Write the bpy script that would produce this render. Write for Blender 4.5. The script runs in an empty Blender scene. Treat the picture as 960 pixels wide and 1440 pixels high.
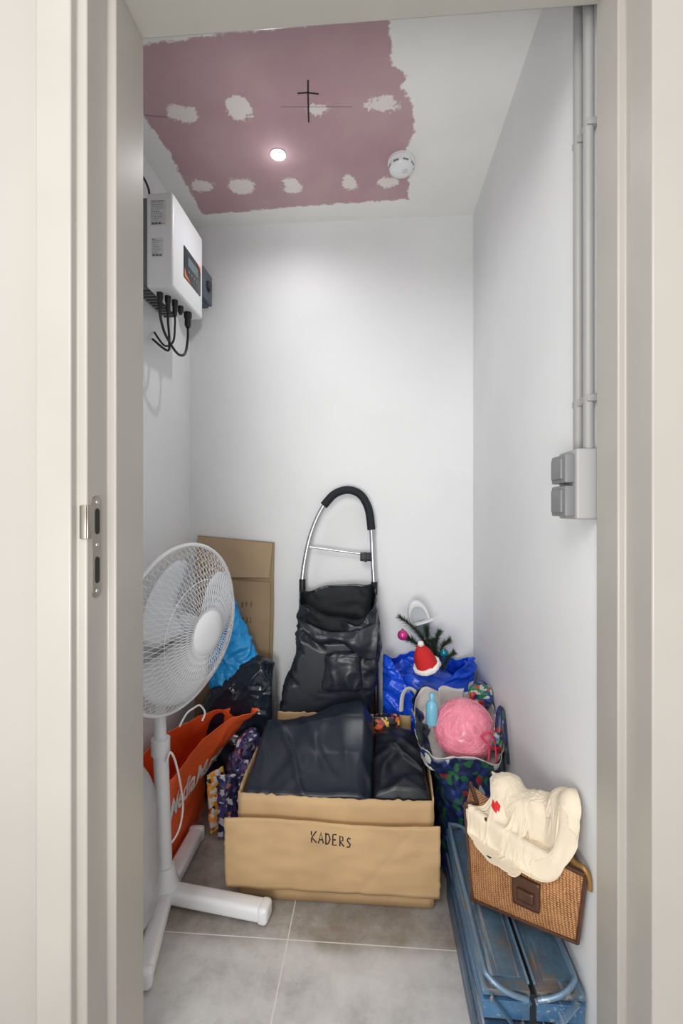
import bpy, bmesh, math, random
import numpy as np
from mathutils import Vector, Matrix, noise
from mathutils.bvhtree import BVHTree
S=bpy.context.scene; C=S.collection
V=Vector; pi=math.pi
F=640.0; HC=1.1; TH=math.atan(45/640); ct=math.cos(TH); st=math.sin(TH)
XL,XR,YF,YB,H=-.772,.401,.83,1.87,2.30
def P(px,py,Y):
    t=math.tan(math.atan((px-480)/F)-TH); X=t*Y; D=Y*ct-X*st
    return V((X,Y,HC-(py-720)/F*D))
def PX(px,py,X):
    t=math.tan(math.atan((px-480)/F)-TH); return P(px,py,X/t)
def PZ(px,py,Z):
    D=F*(HC-Z)/(py-720); Xc=(px-480)/F*D
    return V((Xc*ct-D*st, D*ct+Xc*st, Z))
# ---------------------------------------------------------------- materials
def lin(c):
    f=lambda u:(u/12.92 if u<=.04045 else ((u+.055)/1.055)**2.4)
    return tuple(f(x/255) for x in c)+(1,)
def base_nodes(name):
    m=bpy.data.materials.new(name); m.use_nodes=True; nt=m.node_tree; nt.nodes.clear()
    out=nt.nodes.new('ShaderNodeOutputMaterial'); b=nt.nodes.new('ShaderNodeBsdfPrincipled')
    nt.links.new(b.outputs[0],out.inputs[0]); tc=nt.nodes.new('ShaderNodeTexCoord')
    return m,nt,b,tc
def nz(nt,tc,scale,detail=4,coord='Object',rough=.5):
    n=nt.nodes.new('ShaderNodeTexNoise'); n.inputs['Scale'].default_value=scale
    n.inputs['Detail'].default_value=detail; n.inputs['Roughness'].default_value=rough
    nt.links.new(tc.outputs[coord],n.inputs['Vector']); return n
def ramp(nt,src,stops,interp='LINEAR'):
    r=nt.nodes.new('ShaderNodeValToRGB'); r.color_ramp.interpolation=interp
    el=r.color_ramp.elements
    while len(el)<len(stops): el.new(.5)
    for e,(p,c) in zip(el,stops): e.position=p; e.color=c
    nt.links.new(src,r.inputs[0]); return r
def bump(nt,b,src,strength,dist=.01,prev=None):
    n=nt.nodes.new('ShaderNodeBump'); n.inputs['Strength'].default_value=strength; n.inputs['Distance'].default_value=dist
    if prev: nt.links.new(prev.outputs[0],n.inputs['Normal'])
    nt.links.new(src,n.inputs['Height']); nt.links.new(n.outputs[0],b.inputs['Normal']); return n
def wrinkle_bump(nt,b,tc,strength,scale,dist=.006):
    n=nz(nt,tc,scale*.6,2); mx=nt.nodes.new('ShaderNodeMixRGB'); mx.blend_type='ADD'; mx.inputs[0].default_value=.09
    nt.links.new(tc.outputs['Object'],mx.inputs[1]); nt.links.new(n.outputs['Color'],mx.inputs[2])
    pv=None
    for k,(s,w) in enumerate(((scale,1),(scale*2.3,.6))):
        v=nt.nodes.new('ShaderNodeTexVoronoi'); v.inputs['Scale'].default_value=s
        nt.links.new(mx.outputs[0],v.inputs['Vector']); pv=bump(nt,b,v.outputs['Distance'],strength*w,dist*(1 if k==0 else .6),pv)
def mat(name,c,rough=.6,metal=0,var=.08,vs=6,c2=None,bs=0,bscale=60,alpha=1,coat=0,emit=None,spec=.5,wr=0,wrs=14):
    m,nt,b,tc=base_nodes(name)
    a=lin(c)
    d=lin(c2) if c2 else tuple(x*(1-var*2) for x in a[:3])+(1,)
    n=nz(nt,tc,vs,5); r=ramp(nt,n.outputs[0],[(.35,d),(.62,a)])
    nt.links.new(r.outputs[0],b.inputs['Base Color'])
    b.inputs['Roughness'].default_value=rough; b.inputs['Metallic'].default_value=metal
    b.inputs['Alpha'].default_value=alpha; b.inputs['Coat Weight'].default_value=coat
    b.inputs['Specular IOR Level'].default_value=spec
    if bs: bump(nt,b,nz(nt,tc,bscale,4).outputs[0],bs,.004)
    if wr: wrinkle_bump(nt,b,tc,wr,wrs)
    if emit:
        b.inputs['Emission Color'].default_value=lin(c); b.inputs['Emission Strength'].default_value=emit
    return m
def mat_patch(name,pal,scale=10,rough=.4,seed=0,wr=.35,dis=.14):
    m,nt,b,tc=base_nodes(name)
    nn=nz(nt,tc,9,3); mx=nt.nodes.new('ShaderNodeMixRGB'); mx.blend_type='ADD'; mx.inputs[0].default_value=dis
    nt.links.new(tc.outputs['Object'],mx.inputs[1]); nt.links.new(nn.outputs['Color'],mx.inputs[2])
    mp=nt.nodes.new('ShaderNodeMapping'); mp.inputs['Location'].default_value=(seed,seed*.7,seed*.3); nt.links.new(mx.outputs[0],mp.inputs[0])
    v=nt.nodes.new('ShaderNodeTexVoronoi'); v.inputs['Scale'].default_value=scale; nt.links.new(mp.outputs[0],v.inputs['Vector'])
    sp=nt.nodes.new('ShaderNodeSeparateColor'); nt.links.new(v.outputs['Color'],sp.inputs[0])
    tot=sum(w for _,w in pal); x=0; stops=[]
    for c,w in pal: stops.append((x,lin(c))); x+=w/tot
    r=ramp(nt,sp.outputs[0],stops,'CONSTANT'); nt.links.new(r.outputs[0],b.inputs['Base Color'])
    b.inputs['Roughness'].default_value=rough
    if wr: wrinkle_bump(nt,b,tc,wr,16)
    return m
M={}
M['wall']=mat('wall_paint',(226,227,228),.55,var=.025,vs=2.5,bs=.05,bscale=120)
M['hall']=mat('hall_paint',(166,162,155),.6,var=.02,vs=3,bs=.04,bscale=150)
M['frame']=mat('frame_lacquer',(167,163,155),.34,var=.025,vs=5)
M['card']=mat('cardboard',(196,162,119),.75,var=.08,vs=6,bs=.05,bscale=90)
M['card_in']=mat('cardboard_inside',(168,137,98),.8,var=.07,vs=9)
M['card_old']=mat('old_cardboard',(160,135,105),.8,var=.09,vs=5)
M['card_old2']=mat('old_cardboard_flap',(172,148,118),.8,var=.07,vs=6)
M['ink']=mat('marker_ink',(28,26,26),.6)
M['pen']=mat('faded_pen',(62,54,48),.7)
M['pencil']=mat('pencil_grey',(110,84,92),.7)
M['black_fab']=mat('black_nylon',(38,42,50),.34,var=.08,vs=9,bs=.05,bscale=160)
M['black_dark']=mat('dark_lining',(20,22,26),.6,spec=.3)
M['navy_leather']=mat('dark_leatherette',(30,36,49),.36,var=.08,vs=8,bs=.04,bscale=90)
M['black_leather']=mat('black_cloth',(23,27,35),.36,var=.08,vs=8,bs=.04,bscale=90)
M['garbage']=mat('garbage_film',(30,38,50),.16,var=.1,wr=.1,wrs=13)
M['blue_film']=mat('sky_blue_film',(36,162,236),.32,var=.08,vs=8,wr=.2,wrs=16)
M['blue_bag']=mat('cobalt_plastic',(28,84,224),.26,var=.12,vs=8,wr=.12,wrs=16)
M['orange']=mat('red_orange_plastic',(255,108,54),.4,var=.03,vs=6,wr=.1,wrs=8)
M['white_print']=mat('white_print',(252,248,246),.5)
M['white_pl']=mat('white_plastic',(228,229,231),.38,var=.015)
M['offwhite']=mat('offwhite_plastic',(205,207,210),.5,var=.02)
M['sole']=mat('slipper_footbed',(188,191,196),.6,var=.05)
M['blade']=mat('blade_plastic',(214,217,221),.4,var=.02)
M['grip']=mat('foam_grip',(20,24,32),.75,bs=.1,bscale=200)
M['alu']=mat('brushed_aluminium',(196,197,200),.3,1,var=.04)
M['steel']=mat('brushed_steel',(168,162,152),.38,1,var=.05)
M['hole']=mat('dark_recess',(38,34,30),.8)
M['black_pl']=mat('black_plastic',(20,21,24),.45)
M['grey_pl']=mat('grey_plastic',(156,156,155),.45,var=.02)
M['grey_dk']=mat('grey_rocker',(116,117,119),.42,var=.02)
M['pipe']=mat('pvc_pipe',(146,146,145),.4,var=.02)
M['slate']=mat('slate_box',(78,88,100),.5)
M['label']=mat('printed_label',(212,214,216),.6,var=.04,vs=120)
M['grey_ink']=mat('grey_ink',(112,114,118),.7)
M['disp']=mat('display_black',(32,38,48),.2)
M['lcd']=mat('lcd',(96,116,122),.2)
M['orange_pl']=mat('orange_accent',(240,120,40),.4)
M['glow']=mat('lamp_glow',(240,246,255),.5,emit=40)
M['pink_ball']=mat('pink_paper_mache',(246,142,164),.28,var=.12,vs=22,wr=.25,wrs=20)
M['pink_strand']=mat('pale_pink_strand',(250,172,190),.4)
M['pink_string']=mat('pink_string',(226,58,96),.5)
M['cream']=mat('cream_cotton',(224,210,187),.85,var=.05,vs=14,bs=.06,bscale=220)
M['red']=mat('red_felt',(206,34,36),.8)
M['fluff']=mat('white_fluff',(238,236,232),.95,bs=.5,bscale=120)
M['fir']=mat('fir_needles',(66,96,72),.6,var=.2,vs=40)
M['bark']=mat('twig_bark',(74,60,46),.8)
M['bauble_p']=mat('pink_bauble',(206,60,140),.2,.4)
M['bauble_t']=mat('teal_bauble',(16,120,140),.2,.4)
M['bottle']=mat('light_blue_bottle',(120,186,212),.25,var=.05)
M['leather']=mat('brown_leather',(84,52,36),.42,var=.15,vs=20)
M['brass']=mat('brass_tone',(150,112,62),.4,.5)
M['lining']=mat('pale_lining',(212,210,206),.5,var=.05,wr=.15,wrs=14)
M['wood']=mat('raw_wood',(150,120,84),.7,var=.15,vs=20)
M['clear']=mat('cloudy_film',(206,208,212),.22,var=.06,alpha=.75,wr=.25,wrs=9)
M['rubber']=mat('black_rubber',(24,24,25),.8)
M['shop']=mat_patch('shopper_print',[((26,40,78),5),((40,96,62),2.4),((32,50,104),4),((150,156,164),.8),((130,46,48),.4),((24,34,66),5),((48,80,74),2)],46,.35,3,.15,.06)
M['mix']=mat_patch('snack_print',[((34,36,62),4),((184,184,194),2),((170,104,70),.5),((58,62,112),3),((92,80,118),2),((44,48,84),3)],70,.24,1,.1,.04)
M['mix2']=mat_patch('packet_print',[((170,174,170),2),((36,110,66),2.4),((190,50,46),1.2),((40,60,120),3)],60,.3,5,.15,.06)
M['mix3']=mat_patch('snack_packet_print',[((232,150,56),2.6),((226,190,100),1.4),((70,52,50),.8),((222,218,214),2.4),((180,76,56),.8)],70,.24,8,.1,.03)
M['mixbox']=mat_patch('small_print',[((24,24,30),4),((214,90,36),1.4),((226,180,60),1.2),((150,40,60),1)],70,.4,2,0)
def m_tool(name,c,amt,met=.5):
    m,nt,b,tc=base_nodes(name); a=lin(c); dk=tuple(x*.66 for x in a[:3])+(1,)
    n=nz(nt,tc,30,10,rough=.8); n2=nz(nt,tc,8,6,rough=.7)
    mx=nt.nodes.new('ShaderNodeMixRGB'); mx.inputs[0].default_value=.45; nt.links.new(n.outputs[0],mx.inputs[1]); nt.links.new(n2.outputs[0],mx.inputs[2])
    r=ramp(nt,mx.outputs[0],[(.36,a),(amt-.05,dk),(amt,lin((124,116,108))),(amt+.12,lin((84,76,69)))])
    mp=nt.nodes.new('ShaderNodeMapping'); mp.inputs['Scale'].default_value=(95,4,95); mp.inputs['Rotation'].default_value=(0,0,.08); nt.links.new(tc.outputs['Object'],mp.inputs[0])
    s=nt.nodes.new('ShaderNodeTexNoise'); s.inputs['Scale'].default_value=1; s.inputs['Detail'].default_value=5; nt.links.new(mp.outputs[0],s.inputs['Vector'])
    sr=ramp(nt,s.outputs[0],[(.60,(0,0,0,1)),(.68,(.7,.7,.7,1))])
    m2=nt.nodes.new('ShaderNodeMixRGB'); nt.links.new(sr.outputs[0],m2.inputs[0]); nt.links.new(r.outputs[0],m2.inputs[1]); m2.inputs[2].default_value=lin((168,174,178))
    nt.links.new(m2.outputs[0],b.inputs['Base Color']); b.inputs['Roughness'].default_value=.32; b.inputs['Metallic'].default_value=met
    bump(nt,b,n.outputs[0],.06,.001); return m
M['tool']=m_tool('worn_blue_enamel',(84,130,172),.62,.4)
M['tool_lid']=m_tool('worn_lid_enamel',(110,140,164),.57,.5)
M['tool_dk']=m_tool('dark_blue_enamel',(62,98,134),.61,.4)
M['tool_bar']=m_tool('bar_enamel',(122,150,176),.66,.4)
M['tool_gap']=mat('toolbox_gap',(24,26,30),.7)
def m_weave():
    m,nt,b,tc=base_nodes('woven_straw')
    mp=nt.nodes.new('ShaderNodeMapping'); mp.inputs['Rotation'].default_value=(0,0,.8726); nt.links.new(tc.outputs['Object'],mp.inputs[0])
    w=[]
    for dr,sc in (('X',50),('Z',66)):
        k=nt.nodes.new('ShaderNodeTexWave'); k.bands_direction=dr; k.inputs['Scale'].default_value=sc; k.inputs['Distortion'].default_value=2.4
        k.inputs['Detail Scale'].default_value=3
        nt.links.new(mp.outputs[0],k.inputs['Vector']); w.append(k)
    mx=nt.nodes.new('ShaderNodeMath'); mx.operation='MULTIPLY'
    nt.links.new(w[0].outputs['Fac'],mx.inputs[0]); nt.links.new(w[1].outputs['Fac'],mx.inputs[1])
    n=nz(nt,tc,36,6,rough=.7); ad=nt.nodes.new('ShaderNodeMath'); ad.operation='MULTIPLY_ADD'; ad.inputs[1].default_value=.9
    nt.links.new(n.outputs[0],ad.inputs[0]); nt.links.new(mx.outputs[0],ad.inputs[2])
    r=ramp(nt,ad.outputs[0],[(.30,lin((108,66,38))),(.68,lin((160,108,64))),(1.0,lin((194,146,98)))])
    nt.links.new(r.outputs[0],b.inputs['Base Color']); b.inputs['Roughness'].default_value=.7
    bump(nt,b,mx.outputs[0],.35,.002); return m
M['weave']=m_weave()
def m_floor():
    m,nt,b,tc=base_nodes('stone_tiles')
    sx=nt.nodes.new('ShaderNodeSeparateXYZ'); nt.links.new(tc.outputs['Object'],sx.inputs[0])
    def mth(op,x,v1=None,v2=None):
        k=nt.nodes.new('ShaderNodeMath'); k.operation=op
        nt.links.new(x,k.inputs[0])
        if v1 is not None:
            if isinstance(v1,(int,float)): k.inputs[1].default_value=v1
            else: nt.links.new(v1,k.inputs[1])
        if v2 is not None: k.inputs[2].default_value=v2
        return k.outputs[0]
    def line(o,off): return mth('LESS_THAN',mth('PINGPONG',mth('ADD',sx.outputs[o],off+60),.3),.0015)
    g=mth('MAXIMUM',line('X',.22),line('Y',-1.158))
    n=nz(nt,tc,4.4,12,rough=.72)
    r=ramp(nt,n.outputs[0],[(.3,lin((158,157,156))),(.48,lin((192,191,190))),(.66,lin((210,209,208)))])
    n2=nz(nt,tc,16,11,rough=.82); r2=ramp(nt,n2.outputs[0],[(.57,(0,0,0,1)),(.74,(.6,.6,.6,1))])
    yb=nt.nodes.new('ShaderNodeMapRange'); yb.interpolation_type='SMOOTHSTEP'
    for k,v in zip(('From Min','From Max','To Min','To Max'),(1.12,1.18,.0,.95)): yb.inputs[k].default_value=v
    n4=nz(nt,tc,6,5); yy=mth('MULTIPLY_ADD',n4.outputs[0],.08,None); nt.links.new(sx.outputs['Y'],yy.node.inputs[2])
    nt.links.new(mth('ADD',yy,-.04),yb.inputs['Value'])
    n3=nz(nt,tc,6,9,rough=.78); brown_band=mth('MULTIPLY',yb.outputs[0],ramp(nt,n3.outputs[0],[(.32,(.4,.4,.4,1)),(.62,(1,1,1,1))]).outputs[0])  # patchy brown band, starting just before the box and running inward
    dirt_and_band=mth('MAXIMUM',r2.outputs[0],brown_band)
    mz=nt.nodes.new('ShaderNodeMixRGB'); mz.inputs[2].default_value=lin((128,117,104)); nt.links.new(dirt_and_band,mz.inputs[0]); nt.links.new(r.outputs[0],mz.inputs[1])
    mm=nt.nodes.new('ShaderNodeMixRGB'); nt.links.new(g,mm.inputs[0]); nt.links.new(mz.outputs[0],mm.inputs[1]); mm.inputs[2].default_value=lin((214,211,207))
    nt.links.new(mm.outputs[0],b.inputs['Base Color']); b.inputs['Roughness'].default_value=.5
    bump(nt,b,n2.outputs[0],.06,.003); return m
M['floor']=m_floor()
def m_ceil():
    m,nt,b,tc=base_nodes('plastered_ceiling')
    def att(nm):
        a=nt.nodes.new('ShaderNodeAttribute'); a.attribute_name=nm; return a
    def mad(x,mul,add):
        k=nt.nodes.new('ShaderNodeMath'); k.operation='MULTIPLY_ADD'; k.inputs[1].default_value=mul
        nt.links.new(x,k.inputs[0])
        if isinstance(add,float): k.inputs[2].default_value=add
        else: nt.links.new(add,k.inputs[2])
        return k.outputs[0]
    n1=nz(nt,tc,26,3); n2=nz(nt,tc,110,3)
    def edge(nm,a1,a2):
        x=mad(n1.outputs[0],a1,att(nm).outputs['Fac']); x=mad(n2.outputs[0],a2,x); x=mad(x,1.0,-(a1+a2)/2)
        r=ramp(nt,mad(x,160.0,.5),[(0,(0,0,0,1)),(1,(1,1,1,1))]); return r.outputs[0]
    pk=edge('pink',.03,.016); bl=edge('blob',.05,.03)
    n3=nz(nt,tc,4,5)
    pc=ramp(nt,n3.outputs[0],[(.3,lin((176,143,150))),(.7,lin((190,159,164)))])
    wc=ramp(nt,n3.outputs[0],[(.3,lin((228,228,225))),(.7,lin((236,236,233)))])
    m1=nt.nodes.new('ShaderNodeMixRGB'); nt.links.new(pk,m1.inputs[0]); nt.links.new(wc.outputs[0],m1.inputs[1]); nt.links.new(pc.outputs[0],m1.inputs[2])
    m2=nt.nodes.new('ShaderNodeMixRGB'); nt.links.new(bl,m2.inputs[0]); nt.links.new(m1.outputs[0],m2.inputs[1]); m2.inputs[2].default_value=lin((226,219,216))
    nt.links.new(m2.outputs[0],b.inputs['Base Color']); b.inputs['Roughness'].default_value=.75
    return m
M['ceil']=m_ceil()
# ---------------------------------------------------------------- mesh helpers
OFF={}
def obj(name,bm,m,parent=None,loc=None,sharp=38,recalc=True,sol=0,sub=0,bev=0):
    if recalc: bmesh.ops.recalc_face_normals(bm,faces=bm.faces)
    if parent is not None: off=OFF[parent.name]
    elif loc is not None: off=V(loc)
    else:
        xs=[v.co for v in bm.verts]
        off=V(((min(v.x for v in xs)+max(v.x for v in xs))/2,(min(v.y for v in xs)+max(v.y for v in xs))/2,min(v.z for v in xs)))
    bmesh.ops.translate(bm,vec=-off,verts=bm.verts)
    me=bpy.data.meshes.new(name); bm.to_mesh(me); bm.free()
    for mm in (m if isinstance(m,(list,tuple)) else [m]): me.materials.append(mm)
    for p in me.polygons: p.use_smooth=True
    me.set_sharp_from_angle(angle=math.radians(sharp))
    o=bpy.data.objects.new(name,me); C.objects.link(o)
    if parent is not None: o.parent=parent
    else: o.location=off
    OFF[o.name]=off
    if bev:
        k=o.modifiers.new('bevel','BEVEL'); k.width=bev; k.segments=2; k.limit_method='ANGLE'
    if sol:
        k=o.modifiers.new('solid','SOLIDIFY'); k.thickness=sol; k.offset=0
    if sub:
        k=o.modifiers.new('sub','SUBSURF'); k.levels=sub; k.render_levels=sub
    return o
def thing(name,loc,label,cat,group=None):
    o=bpy.data.objects.new(name,None); C.objects.link(o); o.location=loc; o.empty_display_size=.05
    OFF[o.name]=V(loc); tag(o,label,cat,group); return o
def tag(o,label,cat,group=None):
    o['label']=label; o['category']=cat
    if group: o['group']=group
    return o
def struct(name,bm,m,**k):
    o=obj(name,bm,m,loc=(0,0,0),**k); o['kind']='structure'; return o
def merge(bm,tmp,Mx=None):
    if Mx is not None: tmp.transform(Mx)
    me=bpy.data.meshes.new('tmp'); tmp.to_mesh(me); tmp.free(); bm.from_mesh(me); bpy.data.meshes.remove(me)
def bx(bm,a,b,bev=0,Mx=None,seg=2):
    t=bmesh.new(); r=bmesh.ops.create_cube(t,size=1); a=V(a); b=V(b); c=(a+b)/2; d=b-a
    for v in t.verts: v.co=V((v.co.x*d.x+c.x,v.co.y*d.y+c.y,v.co.z*d.z+c.z))
    if bev: bmesh.ops.bevel(t,geom=list(t.edges),offset=bev,segments=seg,affect='EDGES',profile=.5)
    merge(bm,t,Mx)
def spl(pts,k=8,closed=False):
    pts=[V(p) for p in pts]; n=len(pts); out=[]
    rng=range(n if closed else n-1)
    g=(lambda i:pts[i%n]) if closed else (lambda i:pts[max(0,min(n-1,i))])
    for i in rng:
        p0,p1,p2,p3=g(i-1),g(i),g(i+1),g(i+2)
        for j in range(k):
            t=j/k; out.append(.5*((2*p1)+(p2-p0)*t+(2*p0-5*p1+4*p2-p3)*t*t+(3*p1-p0-3*p2+p3)*t**3))
    if not closed: out.append(pts[-1])
    return out
def tube(bm,pts,r,n=8,closed=False,cap=True,flat=None):
    pts=[V(p) for p in pts]; L=len(pts); rings=[]
    d0=(pts[1]-pts[0]).normalized(); u=d0.cross(V((0,0,1)))
    if u.length<.1: u=d0.cross(V((1,0,0)))
    u.normalize()
    for i,p in enumerate(pts):
        if closed: d=(pts[(i+1)%L]-pts[i-1])
        else: d=pts[min(i+1,L-1)]-pts[max(i-1,0)]
        d.normalize(); u=(u-d*u.dot(d)); u.normalize(); w=d.cross(u)
        rr=r(i/(L-1)) if callable(r) else r
        fx,fy=flat or (1,1)
        rings.append([bm.verts.new(p+(u*math.cos(2*pi*k/n)*fx+w*math.sin(2*pi*k/n)*fy)*rr) for k in range(n)])
    for i in range(L if closed else L-1):
        a,b=rings[i],rings[(i+1)%L]
        for k in range(n): bm.faces.new((a[k],a[(k+1)%n],b[(k+1)%n],b[k]))
    if cap and not closed:
        bm.faces.new(rings[0][::-1]); bm.faces.new(rings[-1])
def lathe(bm,prof,n=32,Mx=None):
    t=bmesh.new(); rows=[]
    for r,z in prof:
        if r<1e-6: rows.append([t.verts.new((0,0,z))])
        else: rows.append([t.verts.new((r*math.cos(2*pi*k/n),r*math.sin(2*pi*k/n),z)) for k in range(n)])
    for a,b in zip(rows,rows[1:]):
        for k in range(n):
            k2=(k+1)%n
            if len(a)==1 and len(b)==1: continue
            if len(a)==1: t.faces.new((a[0],b[k2],b[k]))
            elif len(b)==1: t.faces.new((a[k],a[k2],b[0]))
            else: t.faces.new((a[k],a[k2],b[k2],b[k]))
    merge(bm,t,Mx)
def frame(loc,z,up=V((0,0,1))):
    z=V(z).normalized(); x=up.cross(z)
    if x.length<1e-4: x=V((1,0,0))
    x.normalize(); y=z.cross(x)
    return Matrix(((x.x,y.x,z.x,loc[0]),(x.y,y.y,z.y,loc[1]),(x.z,y.z,z.z,loc[2]),(0,0,0,1)))
def cat4(a,b,c,d,t):
    return tuple(.5*((2*q)+(r-p)*t+(2*p-5*q+4*r-s)*t*t+(3*q-p-3*r+s)*t**3) for p,q,r,s in zip(a,b,c,d))
def loft(rings,n=72,rows=8,e=2.8,bottom=True,top=False,topfn=None,smooth=True):
    """rings: (cx,cy,z,hx,hy,tiltx,tilty,w)"""
    R=[tuple(r)+(0,)*(8-len(r)) for r in rings]; bm=bmesh.new(); vr=[]
    N=len(R)
    for i in range(N-1):
        for j in range(rows+(1 if i==N-2 else 0)):
            t=j/rows
            if smooth: p=cat4(R[max(0,i-1)],R[i],R[i+1],R[min(N-1,i+2)],t)
            else: p=tuple(a+(b-a)*t for a,b in zip(R[i],R[i+1]))
            row=[]
            for k in range(n):
                a=2*pi*k/n; c,s=math.cos(a),math.sin(a)
                x=math.copysign(abs(c)**(2/e),c)*p[3]; y=math.copysign(abs(s)**(2/e),s)*p[4]
                z=p[2]+p[5]*x+p[6]*y+(topfn(a)*p[7] if topfn else 0)
                row.append(bm.verts.new((p[0]+x,p[1]+y,z)))
            vr.append(row)
    for a,b in zip(vr,vr[1:]):
        for k in range(n): bm.faces.new((a[k],a[(k+1)%n],b[(k+1)%n],b[k]))
    def cap(row):
        c=V((0,0,0))
        for v in row: c+=v.co
        cv=bm.verts.new(c/n)
        for k in range(n): bm.faces.new((row[k],row[(k+1)%n],cv))
    if bottom: cap(vr[0])
    if top: cap(vr[-1])
    bmesh.ops.recalc_face_normals(bm,faces=bm.faces)
    return bm
def crumple(bm,amp,f=8,seed=0,an=(1,1,1),vor=.5,fine=.35,mask=None):
    bm.normal_update(); ds=[]
    for v in bm.verts:
        q=V((v.co.x*an[0],v.co.y*an[1],v.co.z*an[2]))*f+V((seed*3.1,seed*1.7,seed*.9))
        q=q+noise.noise_vector(q*.7)*.55
        a=.5-abs(noise.noise(q))*2
        dd=noise.voronoi(q*1.15)[0]; b=min(1,(dd[1]-dd[0])*1.4)-.5
        c=.5-abs(noise.noise(q*2.6+V((7,3,1))))*2
        ds.append((a*(1-vor)+b*vor+c*fine)*amp*(mask(v.co) if mask else 1))
    nn=[v.normal.copy() for v in bm.verts]
    for v,d,k in zip(bm.verts,ds,nn): v.co+=k*d
def jac(x,ei,ej,rest,cnt,relax=1.0):
    d=x[ej]-x[ei]; L=np.sqrt((d*d).sum(1))+1e-9
    c=d*(.5*(L-rest)/L)[:,None]
    acc=np.zeros_like(x)
    n=len(x)
    for k in range(3):
        acc[:,k]=np.bincount(ei,c[:,k],n)-np.bincount(ej,c[:,k],n)
    return x+relax*2*acc/cnt
def wrinkle(bm,k=1.14,it=110,anchor=.010,bend=.06,seed=1,amp=.006,f=18):
    """buckle a surface that has too much material for its shape: real creases"""
    x0=np.array([v.co[:] for v in bm.verts])
    crumple(bm,amp,f,seed,vor=.4,fine=.5)
    x=np.array([v.co[:] for v in bm.verts])
    bm.verts.index_update(); E=[(e.verts[0].index,e.verts[1].index) for e in bm.edges]
    for fc in bm.faces:
        if len(fc.verts)==4:
            a=[v.index for v in fc.verts]; E.append((a[0],a[2])); E.append((a[1],a[3]))
    E=np.array(E); ei,ej=E[:,0],E[:,1]; n=len(x)
    cnt=(np.bincount(ei,minlength=n)+np.bincount(ej,minlength=n)).astype(float)[:,None]
    rest=np.sqrt(((x0[ej]-x0[ei])**2).sum(1))*k
    for _ in range(it):
        x=jac(x,ei,ej,rest,cnt,.9)
        u=x-x0; s=np.zeros_like(u)
        for q in range(3): s[:,q]=np.bincount(ei,u[ej,q],n)+np.bincount(ej,u[ei,q],n)
        u=u+bend*(s/cnt-u); x=x0+u*(1-anchor)
    for v,p in zip(bm.verts,x): v.co=p
def drape(x,nu,nv,rest,bvhs,steps=60,inner=8,thick=.004,grav=.0011,lim=None,bend=.12,fric=1.0):
    """small cloth solver: x (nu*nv,3)"""
    idx=np.arange(nu*nv).reshape(nu,nv); E=[];R=[]
    def add(a,b,r): E.append(np.stack([a.ravel(),b.ravel()],1)); R.append(np.full(a.size,r))
    add(idx[:-1],idx[1:],rest); add(idx[:,:-1],idx[:,1:],rest); add(idx[:-1,:-1],idx[1:,1:],rest*2**.5); add(idx[1:,:-1],idx[:-1,1:],rest*2**.5)
    E=np.concatenate(E); R=np.concatenate(R); ei,ej=E[:,0],E[:,1]; n=len(x)
    cnt=(np.bincount(ei,minlength=n)+np.bincount(ej,minlength=n)).astype(float)[:,None]
    v=np.zeros_like(x)
    for stp in range(steps):
        pr=x.copy(); v*=.9; v[:,2]-=grav; x=x+v
        for _ in range(inner):
            x=jac(x,ei,ej,R,cnt,1.0)
            if lim: x=lim(x,stp)
        g=x.reshape(nu,nv,3); lap=np.zeros_like(g)
        lap[1:-1]+=g[2:]+g[:-2]-2*g[1:-1]; lap[:,1:-1]+=g[:,2:]+g[:,:-2]-2*g[:,1:-1]
        x=(g+bend*.25*lap).reshape(-1,3)
        for b in bvhs:
            for i in range(n):
                p=V(x[i]); h=b.find_nearest(p,.04)
                if h[0] is not None:
                    s=(p-h[0]).dot(h[1])
                    if s<thick:
                        q=p+h[1]*(thick-s); o=V(pr[i]); t=q-o; t-=h[1]*t.dot(h[1]); x[i]=q-t*fric
        v=np.clip(x-pr,-.010,.010)
    return x
def grid_bm(x,nu,nv):
    bm=bmesh.new(); g=[[bm.verts.new(x[i*nv+j]) for j in range(nv)] for i in range(nu)]
    for i in range(nu-1):
        for j in range(nv-1): bm.faces.new((g[i][j],g[i+1][j],g[i+1][j+1],g[i][j+1]))
    return bm
def clamp(bm,z0=.002,x0=XL+.004,x1=XR-.004,y1=YB-.004,y0=YF+.002):
    for v in bm.verts:
        v.co.x=min(max(v.co.x,x0),x1); v.co.y=max(min(v.co.y,y1),y0); v.co.z=max(v.co.z,z0)
def strokes(bm,lines,w,fn):
    for L in lines:
        L=[V((a,b)) for a,b in L]; vs=[]
        for i,p in enumerate(L):
            d=L[min(i+1,len(L)-1)]-L[max(0,i-1)]
            d.normalize(); q=V((-d.y,d.x))*w/2
            vs.append((bm.verts.new(fn(*(p+q))),bm.verts.new(fn(*(p-q)))))
        for a,b in zip(vs,vs[1:]): bm.faces.new((a[0],b[0],b[1],a[1]))
def text_bm(s,size,Mx,bold=0):
    cu=bpy.data.curves.new('t','FONT'); cu.body=s; cu.size=size; cu.offset=bold; cu.resolution_u=3
    o=bpy.data.objects.new('t',cu); C.objects.link(o); bpy.context.view_layer.update()
    me=bpy.data.meshes.new_from_object(o.evaluated_get(bpy.context.evaluated_depsgraph_get()))
    bm=bmesh.new(); bm.from_mesh(me); bm.transform(Mx)
    bpy.data.objects.remove(o); bpy.data.curves.remove(cu); bpy.data.meshes.remove(me); return bm
def project(bm,bvh,d,off):
    d=V(d).normalized()
    for v in bm.verts:
        h=bvh.ray_cast(v.co-d*.3,d)
        if h[0]: v.co=h[0]-d*off
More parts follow.
